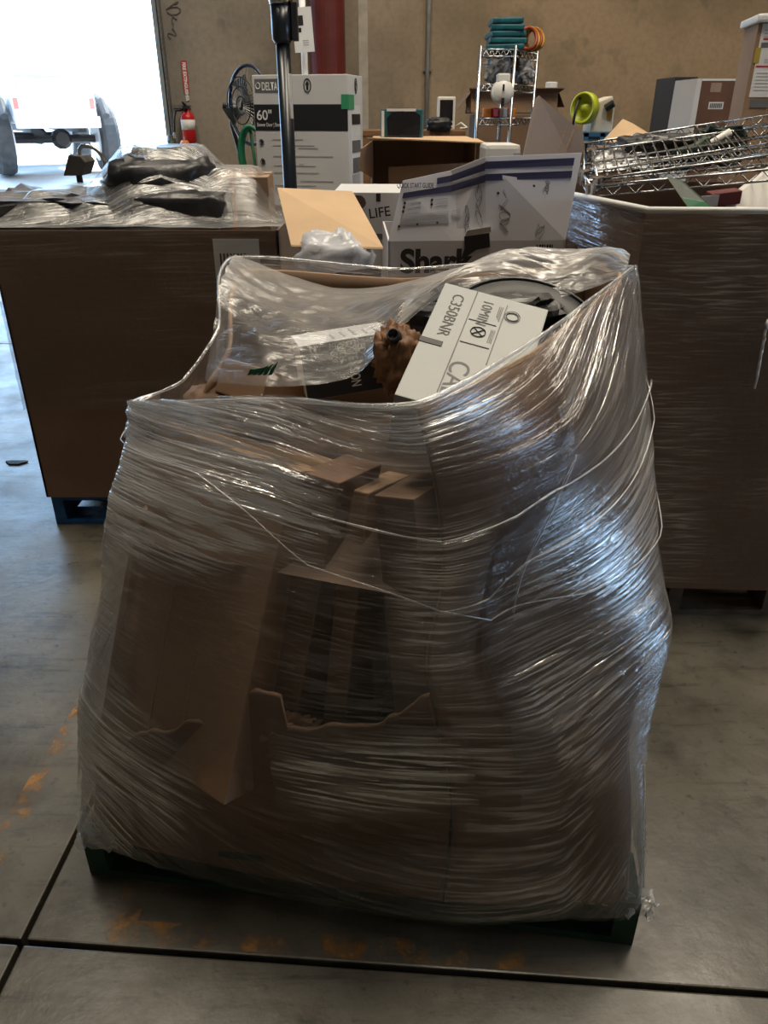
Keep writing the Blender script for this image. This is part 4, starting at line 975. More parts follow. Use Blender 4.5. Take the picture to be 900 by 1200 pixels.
# pale lump in place of film folds, with a packet, behind the front load
bg = thing('film_fold_lump', 'white plastic bag bulging below the tan flap', 'bag', at(400, 325, 2.25))
MB().lump(at(392, 312, 2.42), (0.24, 0.2, 0.20), 0.8, 0.2, fr=3, seed=41).build('fold_body', mat('fold_white', (0.55, 0.57, 0.62), 0.25, var=0.15, bump=0.6, bscale=12), bg, smooth=True)
MB().box(at(420, 322, 2.28), (0.13, 0.01, 0.03), ry=R(-8)).build('dark_packet', 'ink_navy', bg)
MB().box(at(396, 345, 2.40), (0.3, 0.2, 0.1)).build('fold_base', 'fold_white', bg, bevel=0.03) if 'fold_white' in MATS else None

# ================================================================== background stock
# tall white shower-door carton
zt = at(293, 87, 5.0).z
a = R(-13); ex = Vector((math.cos(a), math.sin(a), 0)); ey = Vector((-ex.y, ex.x, 0))
o = Vector((at(293, 87, 5.05).x, 5.10, 0)); wd = 0.575
dx = thing('tall_carton', 'tall white printed carton with a black band behind the black post', 'box', o)
MB().obox(o, ex * wd, ey * 0.33, (0, 0, zt)).build('body', 'white_board', dx, bevel=0.004)
f = Face(o, ex, (0, 0, 1)); k_ = wd / 115.0
yy = lambda p_: zt - (p_ - 87) * k_
xx = lambda p_: (p_ - 293) * k_
lg_ = f.rect(xx(296), yy(105), xx(325), yy(91), 'ink_grey', dx, 'logo_panel'); f.text('DELTA', 0.058, xx(304.5), yy(102.5), 'ink_white', lg_, 0.0012, sx=0.56, h=0.002)
f.tube([(xx(300) + 0.013 * math.cos(t), yy(98) + 0.015 * math.sin(t)) for t in [q * 2 * math.pi / 16 for q in range(16)]], 0.003, 'ink_white', lg_, closed=True)
bb_ = f.rect(xx(293) + 0.003, yy(144.5), xx(408) - 0.003, yy(117), 'ink_black', dx, 'black_band')
f.text('60"', 0.072, xx(296), yy(133), 'ink_white', bb_, 0.001, h=0.003); f.text('Shower Door | Shower panel', 0.028, xx(296), yy(140), 'ink_white', bb_, 0.0004, h=0.003, sx=0.62)
def arrow_icon(fc, ca, cb, s, par):
    fc.tube([(ca + s * 0.8 * math.cos(t), cb + s * 1.3 * math.sin(t)) for t in [q * 2 * math.pi / 20 for q in range(20)]], 0.003, 'ink_black', par, closed=True)
    MB().prism([fc.p(ca + x_ * s, cb + y_ * s, 0) for x_, y_ in ((-0.22, -0.9), (0.22, -0.9), (0.22, 0.1), (0.5, 0.1), (0, 0.9), (-0.5, 0.1), (-0.22, 0.1))], fc.n * 0.002).build('arrow_mark', 'ink_black', par)
arrow_icon(f, xx(360), yy(98), 0.026, dx)
f.rects([(xx(314 + 32 * (k % 2)), yy(153 + 9 * k), xx(352 + 18 * (k % 3)), yy(154.5 + 9 * k)) for k in range(7)] + [(xx(314), yy(159.5 + 22 * k), xx(366), yy(160.6 + 22 * k)) for k in range(3)], 'ink_lightgrey', dx)
for k, y_ in enumerate((157, 178, 199)):
    f.tube([(xx(300) + 0.012 * math.cos(t), yy(y_) + 0.016 * math.sin(t)) for t in [q * 2 * math.pi / 14 for q in range(14)]], 0.003, 'ink_grey', dx, closed=True)
    f.rects([(xx(299), yy(y_ + 3), xx(303), yy(y_ - 2))], 'ink_black', dx)
fs = Face(o + ex * wd, ey, (0, 0, 1))
arrow_icon(fs, 0.17, yy(98), 0.03, dx)
sl_ = fs.rect(0.06, yy(190), 0.27, yy(118), 'label_white', dx, 'side_label'); fs.rect(0.07, yy(138), 0.26, yy(127), 'ink_black', sl_, 'side_print', 0.003)
fs.rect(0.08, yy(190), 0.25, yy(174), 'ink_grey', sl_, 'side_print', 0.003); fs.rect(0.07, yy(168), 0.26, yy(155), 'ink_grey', sl_, 'side_print', 0.003); fs.rect(0.07, yy(215), 0.24, yy(192), 'ink_lightgrey', sl_, 'side_print', 0.003)
f.rect(xx(400), yy(122), wd + 0.0, yy(107), 'green_tape', dx, 'tape', 0.003); fs.rect(0, yy(122), 0.12, yy(107), 'green_tape', dx, 'tape', 0.004)

# floor fan peeping out behind it
fc = at(294, 124, 5.9)
fan = thing('floor_fan', 'black drum fan with wire guard behind the tall white carton', 'fan', (fc.x, 5.9, 0))
fr_ = 0.21
for rr_ in (0.05, 0.10, 0.15, fr_):
    MB().tube([fc + Vector((rr_ * 0.74 * math.cos(t) - (0.05 if rr_ < fr_ else 0.0), (-0.10 if rr_ < fr_ else -0.06) - rr_ * 0.67 * math.cos(t), rr_ * 1.12 * math.sin(t))) for t in [q * 2 * math.pi / 36 for q in range(36)]], 0.004 if rr_ < fr_ else 0.012, 6, closed=True).build('guard_ring', 'black_plastic' if rr_ < fr_ else mat('navy_rim', (0.02, 0.03, 0.07), 0.35), fan, smooth=True)
mb = MB()
for q in range(32): t = q * 2 * math.pi / 32; mb.tube([fc + Vector((0.02 * math.cos(t) - 0.05, -0.11 - 0.02 * math.cos(t), 0.03 * math.sin(t))), fc + Vector((fr_ * 0.74 * math.cos(t), -0.06 - fr_ * 0.67 * math.cos(t), fr_ * 1.12 * math.sin(t)))], 0.0022, 4)
gw = mb.build('guard_wires', 'dull_steel', fan); gw['kind'] = 'stuff'
for q in range(4):
    t = q * math.pi / 2 + 0.4; c_, s_ = math.cos(t), math.sin(t)
    MB().prism([fc + Vector((0.02 * c_, -0.02, 0.02 * s_)), fc + Vector((0.17 * c_ - 0.06 * s_, 0.02, 0.17 * s_ + 0.06 * c_)), fc + Vector((0.18 * c_ + 0.06 * s_, -0.04, 0.18 * s_ - 0.06 * c_))], Vector((0, 0.004, 0))).build('blade', mat('blade_grey', (0.10, 0.11, 0.13), 0.4), fan)
MB().lathe(fc + Vector((0, 0, 0)), [(0.06, -0.05), (0.07, 0.0), (0.07, 0.14), (0.03, 0.17)], axis=(0, 1, 0), n=20).build('motor', 'black_plastic', fan, smooth=True)
MB().tube([fc + Vector((-fr_ * 0.8, 0.16, 0)), fc + Vector((-fr_ * 0.8, 0.16, -0.12)), fc + Vector((-0.08, 0.05, -0.42)), fc + Vector((-0.05, 0.05, -1.0)), Vector((fc.x - 0.2, 5.95, 0.02))], 0.015, 8).tube([fc + Vector((0.08, 0.05, -0.42)), Vector((fc.x + 0.2, 5.95, 0.02))], 0.015, 8).build('stand', 'black_plastic', fan, smooth=True)
MB().lathe(fc + Vector((-fr_ * 0.8 - 0.05, 0.15, 0)), [(0.02, 0), (0.02, 0.07)], axis=(1, 0, 0), n=10).build('tilt_knob', 'black_plastic', fan)
gh = thing('green_hose', 'coiled green hose hanging beside the tall white carton', 'hose', at(291, 225, 5.5))
hc = at(294, 180, 5.5)
for k in range(4): MB().tube([hc + Vector((0.075 * math.cos(t) * (1 - 0.05 * k), 0.03 * k, 0.16 * math.sin(t) * (1 - 0.03 * k))) for t in [q * 2 * math.pi / 30 for q in range(30)]], 0.011, 6, closed=True).build('coil', 'green_plastic', gh, smooth=True)
MB().tube([hc + Vector((0, 0.05, 0.15)), hc + Vector((0.03, 0.05, -0.3)), Vector((hc.x, 5.55, 0.01))], 0.011, 6).build('hose_end', 'green_plastic', gh, smooth=True)
# small green jug and orange cone by the extinguisher
q = at(201, 172, 9.1)
gj = thing('green_jug', 'small green container at the foot of the fire extinguisher', 'container', (q.x, 9.1, 0))
MB().lathe((q.x, 9.1, 0), [(0.10, 0), (0.11, 0.05), (0.11, 0.9), (0.08, 1.0), (0.04, q.z + 0.02), (0.04, q.z + 0.06)], n=20).build('body', mat('gas_bottle_green', (0.01, 0.10, 0.08), 0.4), gj, smooth=True)
MB().lathe((q.x, 9.1, q.z + 0.06), [(0.03, 0), (0.03, 0.05)], n=12).build('cap', 'dull_steel', gj)
q = at(217, 171, 8.6)
oc = thing('orange_cone', 'orange traffic cone tip showing below the fire extinguisher', 'cone', (q.x, 8.6, 0))
MB().lathe((q.x, 8.6, 0.03), [(0.24, 0), (0.045, q.z + 0.0), (0.03, q.z + 0.02)], n=24).build('cone_body', 'orange_plastic', oc, smooth=True)
MB().box((q.x, 8.6, 0.015), (0.5, 0.5, 0.03)).build('foot', 'black_plastic', oc, bevel=0.008)

# black post with bracket and hang tag
pb = Vector((at(340, 215, 4.45).x, 4.45, 0)); zf = lambda y_: at(335, y_, 4.45).z
ps = thing('black_post', 'black tubular post with thick upper sleeve and chrome fitting', 'post', pb)
MB().tube([pb + Vector((0, 0, 0.01)), pb + Vector((0, 0, zf(48)))], 0.036, 20).build('lower_tube', 'black_paint', ps, smooth=True)
MB().lathe(pb + Vector((0, 0, zf(52))), [(0.037, 0), (0.052, 0.02), (0.052, zf(4) - zf(52))], n=24).build('sleeve', 'black_paint', ps, smooth=True)
MB().lathe(pb + Vector((0, 0, zf(5))), [(0.056, 0), (0.06, 0.02), (0.085, 0.06), (0.10, 0.14), (0.10, 0.30), (0.04, 0.34)], n=28).build('chrome_fitting', 'chrome', ps, smooth=True)
MB().lathe(pb, [(0.20, 0), (0.20, 0.012), (0.06, 0.02), (0.04, 0.05)], n=28).build('base', 'black_paint', ps)
MB().box(pb + Vector((0.065, -0.01, zf(26))), (0.03, 0.05, 0.16)).build('clamp', 'black_plastic', ps, bevel=0.004)
MB().box(pb + Vector((0.032, -0.036, zf(113))), (0.014, 0.004, 0.20)).build('sticker', 'label_white', ps)
pq = Vector((at(357, 75, 5.7).x, 5.7, 0))
hp_ = thing('thin_pole', 'thin pale pole with a hanging card tag behind the tall white carton', 'pole', pq)
MB().tube([pq + Vector((0, 0, 0.02)), pq + Vector((0, 0, at(357, -40, 5.7).z))], 0.020, 12).build('pole', 'white_paint', hp_, smooth=True)
MB().lathe(pq, [(0.2, 0), (0.2, 0.02), (0.03, 0.03)], n=24).build('base', 'white_paint', hp_)
tA, tB = at(346, 62, 5.62), at(367, 9, 5.62)
ftg = Face((tA.x, 5.62, tA.z), (1, 0, 0.06), (0.06, 0, 1))
tw_, th_ = tB.x - tA.x, tB.z - tA.z
MB().obox(ftg.p(0, 0, 0), ftg.x * tw_, ftg.u * th_, -ftg.n * 0.006); tgm = MB().obox(ftg.p(0, 0, 0), ftg.x * tw_, ftg.u * th_, -ftg.n * 0.006).build('card_tag', 'label_white', hp_)
ftg.rects([(tw_ * 0.2, th_ * 0.60, tw_ * 0.55, th_ * 0.82), (tw_ * 0.28, th_ * 0.45, tw_ * 0.42, th_ * 0.55)], 'ink_black', tgm, 'tag_print'); ftg.rects([(tw_ * 0.45, th_ * (0.15 + 0.05 * k), tw_ * 0.75, th_ * (0.17 + 0.05 * k)) for k in range(3)], 'ink_lightgrey', tgm, 'tag_lines')

# open carton on a stack with a windowed toy box on top
o = Vector((at(436, 215, 4.0).x, 4.0, 0))
wx = at(556, 215, 4.0).x - o.x
zt = at(490, 165, 4.0).z
carton('kraft_carton', 'kraft carton on the floor under the open dark carton', o, (wx, 0, 0), (0, 0.55, 0), (0, 0, 0.92), 'kraft')
z0 = 0.925
oc_ = thing('open_carton', 'brown carton lying open toward the camera with a pale top panel', 'box', (o.x, 4.0, z0))
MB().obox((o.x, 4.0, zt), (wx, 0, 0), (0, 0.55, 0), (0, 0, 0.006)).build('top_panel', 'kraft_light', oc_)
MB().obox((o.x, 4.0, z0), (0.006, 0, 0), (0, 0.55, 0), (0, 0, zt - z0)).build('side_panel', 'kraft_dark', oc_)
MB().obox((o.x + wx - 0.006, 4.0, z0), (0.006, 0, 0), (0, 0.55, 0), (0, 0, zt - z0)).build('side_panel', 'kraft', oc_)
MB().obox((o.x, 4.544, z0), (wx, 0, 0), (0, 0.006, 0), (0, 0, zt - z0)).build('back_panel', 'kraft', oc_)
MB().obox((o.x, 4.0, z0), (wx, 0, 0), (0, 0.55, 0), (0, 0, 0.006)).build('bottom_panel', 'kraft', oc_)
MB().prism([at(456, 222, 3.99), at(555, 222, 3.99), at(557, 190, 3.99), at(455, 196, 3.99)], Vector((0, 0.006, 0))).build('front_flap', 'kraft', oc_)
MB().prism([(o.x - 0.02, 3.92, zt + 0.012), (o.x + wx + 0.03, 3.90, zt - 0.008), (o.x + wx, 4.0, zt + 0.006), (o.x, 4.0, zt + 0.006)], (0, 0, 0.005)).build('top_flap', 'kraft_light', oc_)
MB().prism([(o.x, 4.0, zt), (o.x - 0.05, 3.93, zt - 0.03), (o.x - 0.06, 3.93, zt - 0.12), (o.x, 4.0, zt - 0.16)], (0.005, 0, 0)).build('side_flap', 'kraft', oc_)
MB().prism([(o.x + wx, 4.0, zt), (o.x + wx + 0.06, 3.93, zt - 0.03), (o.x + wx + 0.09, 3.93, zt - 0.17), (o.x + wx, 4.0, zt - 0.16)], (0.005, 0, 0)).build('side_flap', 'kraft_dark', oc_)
b0 = Vector((at(446, 165, 4.1).x, 4.1, zt + 0.007)); bw = at(494, 165, 4.1).x - b0.x; bh = at(446, 128, 4.1).z - b0.z
tb = thing('windowed_box', 'teal and white box with a dark window on the open carton', 'box', b0)
MB().obox(b0, (bw, 0, 0), (0.02, 0.22, 0), (0, 0, bh)).build('body', 'teal_plastic', tb, bevel=0.006)
MB().prism([b0 + Vector((bw * p_, -0.004, bh * q_)) for p_, q_ in ((0.18, 0.04), (0.94, 0.02), (0.96, 0.80), (0.80, 0.92), (0.28, 0.88), (0.16, 0.70))], Vector((0, 0.004, 0))).build('window', 'dark_glass', tb)
MB().obox(b0 + Vector((bw * 0.15, -0.003, bh * 0.93)), (bw * 0.7, 0, 0), (0.0, 0.22, 0), (0, 0, bh * 0.09)).build('lid', 'label_white', tb)
MB().obox(b0 + Vector((bw * 0.02, -0.002, bh * 0.05)), (bw * 0.07, 0, 0), (0, 0.002, 0), (0, 0, bh * 0.9)).build('side_stripe', 'label_white', tb)

# wooden desk with a white framed screen and black cloth
dz = at(500, 153, 6.6).z
dk = thing('wooden_desk', 'brown wooden desk against the back behind the open carton', 'desk', (0.1, 6.9, 0))
dx0, dx1 = at(424, 153, 6.6).x, at(546, 153, 6.6).x
MB().box(((dx0 + dx1) / 2, 6.9, dz - 0.02), (dx1 - dx0, 0.6, 0.04)).build('desk_top', 'wood_desk', dk, bevel=0.004)
for sx in (dx0 + 0.03, dx1 - 0.03):
    for sy in (6.63, 7.17): MB().box((sx, sy, (dz - 0.04) / 2), (0.05, 0.05, dz - 0.04)).build('leg', 'wood_desk', dk)
MB().box(((dx0 + dx1) / 2, 6.62, dz - 0.09), (dx1 - dx0 - 0.1, 0.02, 0.10)).build('apron', 'wood_desk', dk)
s0_ = Vector((at(512, 148, 6.75).x, 6.75, dz)); sw = at(533, 148, 6.75).x - s0_.x; sh = at(512, 113, 6.75).z - dz
sc_ = thing('white_device', 'upright white framed device with a dark screen on the wooden desk', 'device', s0_)
MB().obox(s0_, (sw, 0, 0), (0, 0.08, 0), (0, 0, sh)).build('frame', 'white_plastic', sc_, bevel=0.012)
MB().obox(s0_ + Vector((sw * 0.14, -0.003, sh * 0.28)), (sw * 0.72, 0, 0), (0, 0.004, 0), (0, 0, sh * 0.62)).build('screen', 'dark_glass', sc_)
MB().tube([s0_ + Vector((sw, 0.05, 0.02)), s0_ + Vector((sw + 0.05, 0.02, 0.05)), s0_ + Vector((sw + 0.10, 0, 0.015)), s0_ + Vector((sw + 0.04, -0.03, 0.012))], 0.008, 6).build('cable', 'white_plastic', sc_, smooth=True)
tag(MB().lump(at(514, 146, 6.62), (0.20, 0.12, 0.10), 0.8, 0.3, seed=51).build('black_cloth', 'black_sack', smooth=True), 'crumpled black cloth in front of the white device', 'cloth')

# chrome wire shelving rack
ra = thing('wire_rack', 'narrow chrome wire shelving rack with three tiers against the wall', 'shelf rack', (at(563, 190, 6.0).x, 6.0, 0))
rx0, rx1 = at(563, 57, 6.0).x, at(604, 57, 6.0).x
cor = [(rx0, 6.0), (rx1, 6.0), (at(630, 57, 6.45).x, 6.45), (at(591, 57, 6.45).x, 6.45)]
for (x_, y_), yt in zip(cor, (53, 53, 58, 42)): MB().tube([(x_, y_, 0.0), (x_, y_, at(563, yt, y_).z)], 0.013, 10).build('post', 'chrome', ra, smooth=True)
RT = []
for yt in (58, 99, 139):
    z_ = at(563, yt, 6.0).z; RT.append(z_)
    mb = MB()
    for k in range(4):
        p_, q_ = Vector((*cor[k], z_)), Vector((*cor[(k + 1) % 4], z_))
        mb.tube([p_, q_], 0.006, 6); mb.tube([p_ - Vector((0, 0, 0.04)), q_ - Vector((0, 0, 0.04))], 0.006, 6)
        mb.tube([p_.lerp(q_, s_ / 12) - Vector((0, 0, 0.04 * (s_ % 2))) for s_ in range(13)], 0.004, 5)
    for k in range(1, 12): mb.tube([Vector((*cor[0], z_)).lerp(Vector((*cor[1], z_)), k / 12), Vector((*cor[3], z_)).lerp(Vector((*cor[2], z_)), k / 12)], 0.003, 4)
    mb.build('shelf', 'chrome', ra, smooth=True)
for k in range(5):
    q = Vector((at(591, 50, 6.2).x, 6.2, RT[0] + 0.02 + 0.038 * k))
    tag(MB().box(q + Vector((0.01 * (k % 2), 0, 0)), (0.26 - 0.012 * k, 0.30, 0.034), rz=R(4 * (k % 3) - 5), ry=R(2 * (k % 2) - 1)).build('folded_tarp', 'teal_plastic', bevel=0.010), ['lowest', 'second lowest', 'middle', 'second highest', 'topmost'][k] + ' dark teal folded sheet of the pile on the wire rack', 'folded sheet', 'folded teal sheets on the wire rack')
yc = thing('cord_bundle', 'coiled yellow and red cord on the right end of the wire rack', 'cord', (at(622, 57, 6.3).x, 6.3, RT[0]))
for k in range(4):
    cc = Vector((at(622, 50, 6.3).x + 0.02 * (k - 1.5), 6.25 + 0.02 * k, RT[0] + 0.08))
    MB().tube([cc + Vector((0.06 * math.cos(t), 0.02 * math.sin(2 * t), 0.065 * math.sin(t))) for t in [q * 2 * math.pi / 24 for q in range(24)]], 0.011, 6, closed=True).build('loop', 'yellow_cord' if k % 2 else mat('red_cord', (0.30, 0.04, 0.02), 0.5), yc, smooth=True)
jg = thing('white_jug', 'round white plastic jug hanging in the middle of the wire rack', 'jug', (at(589, 125, 5.92).x, 5.92, at(589, 125, 5.92).z))
jc = at(589, 108, 5.93); jr = (at(602, 108, 5.93).x - at(576, 108, 5.93).x) / 2
MB().lathe(jc, [(jr * 0.85, -0.03), (jr, -0.01), (jr, 0.05), (jr * 0.8, 0.07)], axis=(0, 1, 0), n=32).build('tank', 'white_plastic', jg, smooth=True)
MB().box(jc + Vector((0, 0.02, jr * 1.12)), (jr * 1.1, 0.09, jr * 0.7)).build('neck', 'white_plastic', jg, bevel=0.01)
MB().box(jc + Vector((0.0, -0.034, -jr * 0.8)), (0.02, 0.008, 0.05)).build('latch', 'ink_black', jg); MB().box(jc + Vector((0.0, -0.034, jr * 0.35)), (0.012, 0.008, 0.04)).build('pin', 'ink_black', jg)
tag(MB().lump(Vector((at(583, 82, 6.15).x, 6.15, RT[1] + 0.09)), (0.18, 0.2, 0.18), 0.8, 0.35, seed=61).build('grey_bag', mat('bag_grey', (0.32, 0.32, 0.34), 0.5, var=0.4, bump=0.5, bscale=14)), 'crumpled grey bag on the middle tier of the wire rack', 'bag')
tag(MB().lump(Vector((at(594, 76, 6.2).x, 6.22, RT[1] + 0.15)), (0.18, 0.14, 0.16), 0.8, 0.4, seed=62).build('brown_bag', mat('bag_brown', (0.05, 0.035, 0.025), 0.6, var=0.4)), 'dark brown bundle behind the grey bag on the wire rack', 'bundle')
tag(MB().lump(Vector((at(614, 88, 6.3).x, 6.3, RT[1] + 0.08)), (0.14, 0.14, 0.15), 0.8, 0.35, seed=63).build('mesh_bag', 'bag_grey'), 'tangled grey bundle at the right of the middle rack tier', 'bundle')
for k, (px_, m_, lab) in enumerate(((570, 'orange_plastic', 'orange packet at the left of the lowest rack tier'), (578, 'red_gloss', 'red packet on the lowest rack tier'), (586, 'label_white', 'white packet on the lowest rack tier'), (595, 'orange_plastic', 'orange packet at the right of the lowest rack tier'))):
    tag(MB().box((at(px_, 135, 6.1).x, 6.1, RT[2] + 0.036), (0.055, 0.10, 0.06), rz=0.3 * k).build('packet', m_, bevel=0.008), lab, 'packet', 'packets on the wire rack')
# open carton tray behind the rack with a white jar
tz = at(600, 133, 7.0).z; tx0, tx1 = at(551, 120, 7.0).x, at(654, 120, 7.0).x
st_ = thing('kraft_crate', 'stacked kraft carton standing behind the wire rack', 'box', (tx0 + 0.05, 7.0, 0))
MB().obox((tx0 + 0.05, 7.0, 0), (tx1 - tx0 - 0.1, 0, 0), (0, 0.5, 0), (0, 0, tz - 0.01)).build('body', 'kraft_dark', st_, bevel=0.004)
tr_ = thing('carton_tray', 'shallow brown carton tray with raised flaps behind the wire rack', 'tray', (tx0, 7.0, tz))
zt = at(600, 109, 7.0).z
MB().obox((tx0, 7.0, tz), (tx1 - tx0, 0, 0.0), (0, 0.006, 0), (0, 0, zt - tz)).build('front_wall', 'kraft', tr_)
MB().obox((tx0, 7.4, tz), (tx1 - tx0, 0, 0.0), (0, 0.006, 0), (0, 0, zt - tz)).build('back_wall', 'kraft', tr_)
for x_ in (tx0, tx1 - 0.006): MB().obox((x_, 7.0, tz), (0.006, 0, 0), (0, 0.4, 0), (0, 0, zt - tz)).build('side_wall', 'kraft', tr_)
MB().obox((tx0, 7.0, tz), (tx1 - tx0, 0, 0), (0, 0.4, 0), (0, 0, 0.006)).build('bottom', 'kraft', tr_)
MB().prism([(tx0, 7.0, zt), (tx1, 7.0, zt), (tx1 + 0.03, 6.93, zt + 0.03), (tx0 - 0.02, 6.93, zt + 0.03)], (0, 0, 0.006)).build('front_flap', 'kraft_dark', tr_)
MB().prism([(tx0, 7.0, zt), (tx0, 7.4, zt), (tx0 - 0.10, 7.38, zt - 0.12), (tx0 - 0.10, 6.98, zt - 0.12)], (0, 0, 0.006)).build('side_flap', 'kraft_dark', tr_)
MB().prism([(tx1, 7.0, zt), (tx1, 7.4, zt), (tx1 + 0.05, 7.38, zt - 0.10), (tx1 + 0.05, 6.98, zt - 0.10)], (0, 0, 0.006)).build('side_flap', 'kraft_dark', tr_)
jx_ = at(646, 118, 7.1).x
jr_ = thing('white_jar', 'small white lidded jar at the right end of the carton tray', 'jar', (jx_, 7.15, tz + 0.007))
MB().lathe((jx_, 7.15, tz + 0.007), [(0.05, 0), (0.06, 0.02), (0.06, zt - tz - 0.02), (0.045, zt - tz + 0.02), (0.045, zt - tz + 0.03)], n=20).build('body', 'white_plastic', jr_, smooth=True)
MB().lathe((jx_, 7.15, zt + 0.037), [(0.048, 0), (0.048, 0.04), (0.04, 0.045)], n=20).build('lid', 'label_white', jr_)

# rounded white appliance in front of the rack
p0, p1 = at(568, 195, 3.6), at(611, 169, 3.6)
wa = thing('white_appliance', 'rounded cream plastic appliance behind the printed flap', 'appliance', (p0.x, 3.6, 0.9))
MB().obox((p0.x, 3.6, 0.90), (p1.x - p0.x, 0, 0), (0, 0.24, 0), (0, 0, p1.z - 0.90)).build('housing', 'white_plastic', wa, bevel=0.018)
MB().obox((p0.x + 0.12, 3.597, p1.z - 0.045), (0.03, 0, 0), (0, 0.003, 0), (0, 0, 0.012)).build('badge', 'ink_lightgrey', wa)
carton('kraft_carton', 'kraft carton on the floor under the cream appliance', (p0.x - 0.01, 3.56, 0), (0.30, 0, 0), (0, 0.34, 0), (0, 0, 0.895), 'kraft_dark')

# hose reel with beige housing on a blue slatted crate stack
bz = at(700, 156, 5.2).z
bx0, bx1 = at(684, 160, 5.2).x, at(742, 160, 5.2).x
bc = thing('blue_crate', 'tall blue and grey slatted plastic crate below the hose reel', 'crate', (bx0, 5.2, 0))
for x_ in (bx0, bx0 + 0.10, bx1 - 0.03): MB().box((x_ + 0.015, 5.215, bz / 2), (0.03, 0.03, bz)).build('post', 'blue_plastic', bc)
for x_ in (bx0, bx1 - 0.03): MB().box((x_ + 0.015, 5.58, bz / 2), (0.03, 0.03, bz)).build('post', 'blue_plastic', bc)
for k in range(9): MB().box(((bx0 + bx1) / 2, 5.22, bz - 0.05 - 0.13 * k), (bx1 - bx0 - 0.02, 0.02, 0.05)).build('slat', mat('slat_blue', (0.10, 0.18, 0.26), 0.5), bc)
MB().box(((bx0 + bx1) / 2, 5.4, bz - 0.01), (bx1 - bx0, 0.40, 0.02)).build('top_board', 'blue_plastic', bc)
MB().box(((bx0 + bx1) / 2, 5.56, bz / 2), (bx1 - bx0 - 0.06, 0.02, bz - 0.04)).build('back_board', 'dark_filler', bc)
rc = at(686, 127, 5.3); rr_ = (at(686, 108, 5.3).z - rc.z)
hr = thing('hose_reel', 'lime green reel with beige housing on top of the blue crate', 'reel', (rc.x, 5.3, bz))
rax = Vector((-0.75, -0.66, 0.05)).normalized()
MB().lathe(rc, [(rr_ * 0.72, -0.02), (rr_, -0.02), (rr_ * 1.03, 0.02), (rr_, 0.035), (rr_ * 0.86, 0.035), (rr_ * 0.82, 0.0), (rr_ * 0.30, -0.01), (rr_ * 0.25, 0.02)], axis=rax, n=36).build('rim', 'lime_plastic', hr, smooth=True)
hx0, hx1 = at(690, 150, 5.3).x, at(717, 150, 5.3).x
MB().prism([(hx0, 5.28, bz), (hx1, 5.28, bz), (hx1, 5.28, at(717, 128, 5.3).z), (hx0 + 0.12, 5.28, at(700, 112, 5.3).z), (hx0 + 0.02, 5.28, at(690, 120, 5.3).z)], (0, 0.2, 0)).build('housing', 'beige_plastic', hr, bevel=0.01)
MB().tube([Vector((hx1 - 0.06, 5.27, at(709, 127, 5.3).z)), Vector((hx1 - 0.02, 5.25, at(714, 121, 5.3).z))], 0.022, 10).build('crank_knob', 'black_plastic', hr)
MB().box((hx1 - 0.03, 5.277, at(714, 134, 5.3).z), (0.028, 0.006, 0.06)).build('badge', 'yellow_cord', hr)
MB().tube([Vector((rc.x - rr_ * 0.9, 5.26, bz)), Vector((rc.x - rr_ * 0.75, 5.27, rc.z)), Vector((rc.x - rr_ * 0.2, 5.36, rc.z + rr_)), Vector((rc.x + rr_ * 0.5, 5.4, rc.z + rr_ * 0.9))], 0.008, 8).build('frame_tube', 'black_plastic', hr, smooth=True)
cp = thing('cardboard_piece', 'torn tan cardboard piece lying in front of the hose reel', 'cardboard', at(737, 172, 4.6))
MB().prism([at(706, 166, 4.6), at(730, 140, 4.75), at(741, 145, 4.75), at(761, 157, 4.7), at(759, 168, 4.6), at(750, 173, 4.6)], Vector((0, 0.005, 0.003))).build('sheet', 'kraft_light', cp)
q0, q1 = at(706, 168, 4.61), at(750, 168, 4.61)
MB().obox((q0.x, 4.61, 0), (q1.x - q0.x, 0, 0), (0, 0.3, 0), (0, 0, q0.z - 0.02)).build('carton_body', 'kraft_dark', cp)

# black cabinet and brown carton beside it
cb0, cb1 = at(781, 160, 5.85), at(807, 160, 5.85)
zc = at(790, 90, 5.85).z
bcab = thing('black_cabinet', 'tall black cabinet with a blue sticker left of the brown carton', 'cabinet', (cb0.x, 5.85, 0))
MB().obox((cb0.x, 5.85, 0), (cb1.x - cb0.x, 0, 0), (0.0, 0.4, 0), (0, 0, zc)).build('body', mat('cabinet_black', (0.03, 0.03, 0.028), 0.5), bcab, bevel=0.004)
MB().obox((cb0.x + 0.03, 5.844, 0.1), (cb1.x - cb0.x - 0.05, 0, 0), (0, 0.006, 0), (0, 0, zc - 0.13)).build('door', mat('cabinet_door', (0.045, 0.045, 0.04), 0.5), bcab)
MB().obox((cb0.x + 0.005, 5.843, at(786, 105, 5.85).z), (0.03, 0, 0), (0, 0.004, 0), (0, 0, 0.05)).build('sticker', mat('sky_sticker', (0.10, 0.35, 0.5), 0.5), bcab)
o = Vector((at(812, 160, 5.35).x, 5.35, 0)); ww = at(866, 160, 5.35).x - o.x; zc = at(830, 92, 5.35).z
bc2 = thing('brown_carton', 'dark brown carton with a white foam edge beside the black cabinet', 'box', o)
MB().obox(o, (ww, 0, 0), (0, 0.4, 0), (0, 0, zc)).build('body', mat('brown_board', (0.13, 0.06, 0.035), 0.65), bc2, bevel=0.004)
MB().prism([o + Vector((-0.001, 0, 0)), o + Vector((-0.06, -0.0, 0)), o + Vector((-0.03, 0.0, zc)), o + Vector((-0.001, 0, zc))], (0, 0.4, 0)).build('foam_edge', 'white_board', bc2)
f = Face(o, (1, 0, 0), (0, 0, 1)); vz = lambda y_: at(830, y_, 5.35).z
vx = lambda x_: (x_ - 812) / 54 * ww
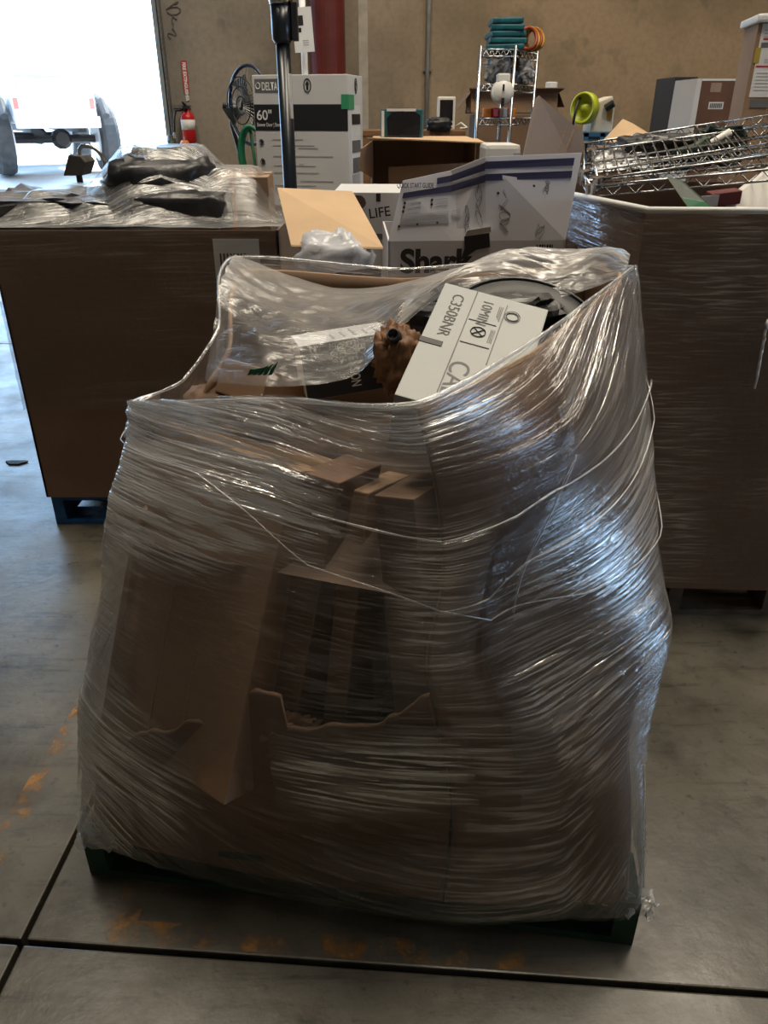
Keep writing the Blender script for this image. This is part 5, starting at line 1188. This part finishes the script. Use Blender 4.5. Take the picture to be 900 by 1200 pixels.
lab_ = f.rect(vx(824), vz(128), vx(841), vz(119.5), 'label_white', bc2, 'paper_label'); f.rects([(vx(825.5 + 1.6 * k), vz(126.5), vx(826.4 + 1.6 * k), vz(121)) for k in range(9)], 'ink_black', lab_, 'barcode', 0.003)
f.rect(vx(823), vz(108), vx(835), vz(97), mat('kraft_sticker', (0.30, 0.22, 0.17), 0.6), bc2, 'old_label')
f.rect(0.0, zc - 0.012, ww, zc - 0.001, 'label_white', bc2, 'pale_top_edge')
MB().prism([f.p(vx(829) + 0.05 * math.cos(t), vz(150) + 0.018 * math.sin(t), 0) for t in [k * 2 * math.pi / 14 for k in range(14)]], f.n * 0.002).build('hand_hole', 'ink_black', bc2)

# tall carton at the right edge, with labels
o = Vector((at(862, 170, 4.2).x, 4.2, 0)); zc = at(880, 27, 4.2).z
tc_ = thing('tall_carton', 'tall kraft carton with shipping labels at the right edge', 'box', o)
MB().obox(o, (0.135, -0.03, 0), (0.08, 0.36, 0), (0, 0, zc)).build('side_face', 'kraft', tc_, bevel=0.003) if False else None
MB().obox(o, (0.62, -0.12, 0), (0.06, 0.30, 0), (0, 0, zc)).build('body', 'kraft', tc_, bevel=0.004)
MB().obox(o + Vector((-0.02, -0.02, zc)), (0.66, -0.128, 0.02), (0.06, 0.34, 0), (0, 0, 0.035)).build('foam_lid', 'label_white', tc_, bevel=0.01)
f = Face(o, (0.62, -0.12, 0), (0, 0, 1)); vz = lambda y_: at(880, y_, 4.2).z; vx = lambda x_: (x_ - 862) * 0.00465
lab_ = f.rect(vx(866), vz(114), vx(887), vz(28), 'label_white', tc_, 'shipping_label', 0.002)
f.rects([(vx(868), vz(56), vx(884), vz(50)), (vx(868), vz(126), vx(887), vz(117))], 'ink_grey', lab_, 'barcode', 0.003)
f.rects([(vx(869), vz(47), vx(885), vz(45)), (vx(867), vz(79), vx(885), vz(77))], 'ink_red', lab_, 'red_print', 0.003)
f.rects([(vx(869), vz(36 + 4 * k), vx(880), vz(35 + 4 * k)) for k in range(3)] + [(vx(869), vz(86 + 4 * k), vx(883), vz(85.3 + 4 * k)) for k in range(6)] + [(vx(874), vz(70 + 2 * k), vx(883), vz(69.4 + 2 * k)) for k in range(3)], 'ink_lightgrey', lab_, 'small_print', 0.003)
f.rect(vx(864), vz(74), vx(869), vz(56), mat('yellow_label', (0.45, 0.33, 0.05), 0.5), tc_, 'yellow_label', 0.003)
f.rect(vx(859.5), vz(161), vx(871), vz(150), mat('aqua_sticker', (0.10, 0.40, 0.42), 0.5), tc_, 'aqua_sticker', 0.003)
f.text('ST', 0.075, vx(890), vz(168), 'ink_black', tc_, 0.002)
f.rects([(vx(885.5), 0.0, vx(886.2), zc)], 'kraft_edge', tc_, 'panel_crease', 0.002)

# dark scrap on the floor by the left bin
sp_ = atz(18, 543, 0)
mb = MB(); pts = [sp_ + Vector((0.045 * math.cos(t) * (1 + 0.35 * math.sin(3 * t)), 0.03 * math.sin(t) * (1 + 0.3 * math.cos(2 * t)), 0.001)) for t in [k * 2 * math.pi / 14 for k in range(14)]]
mb.prism(pts, (0.004, 0, 0.006))
tag(mb.build('floor_scrap', 'dark_filler'), 'small dark scrap lying on the floor left of the left bin', 'scrap')
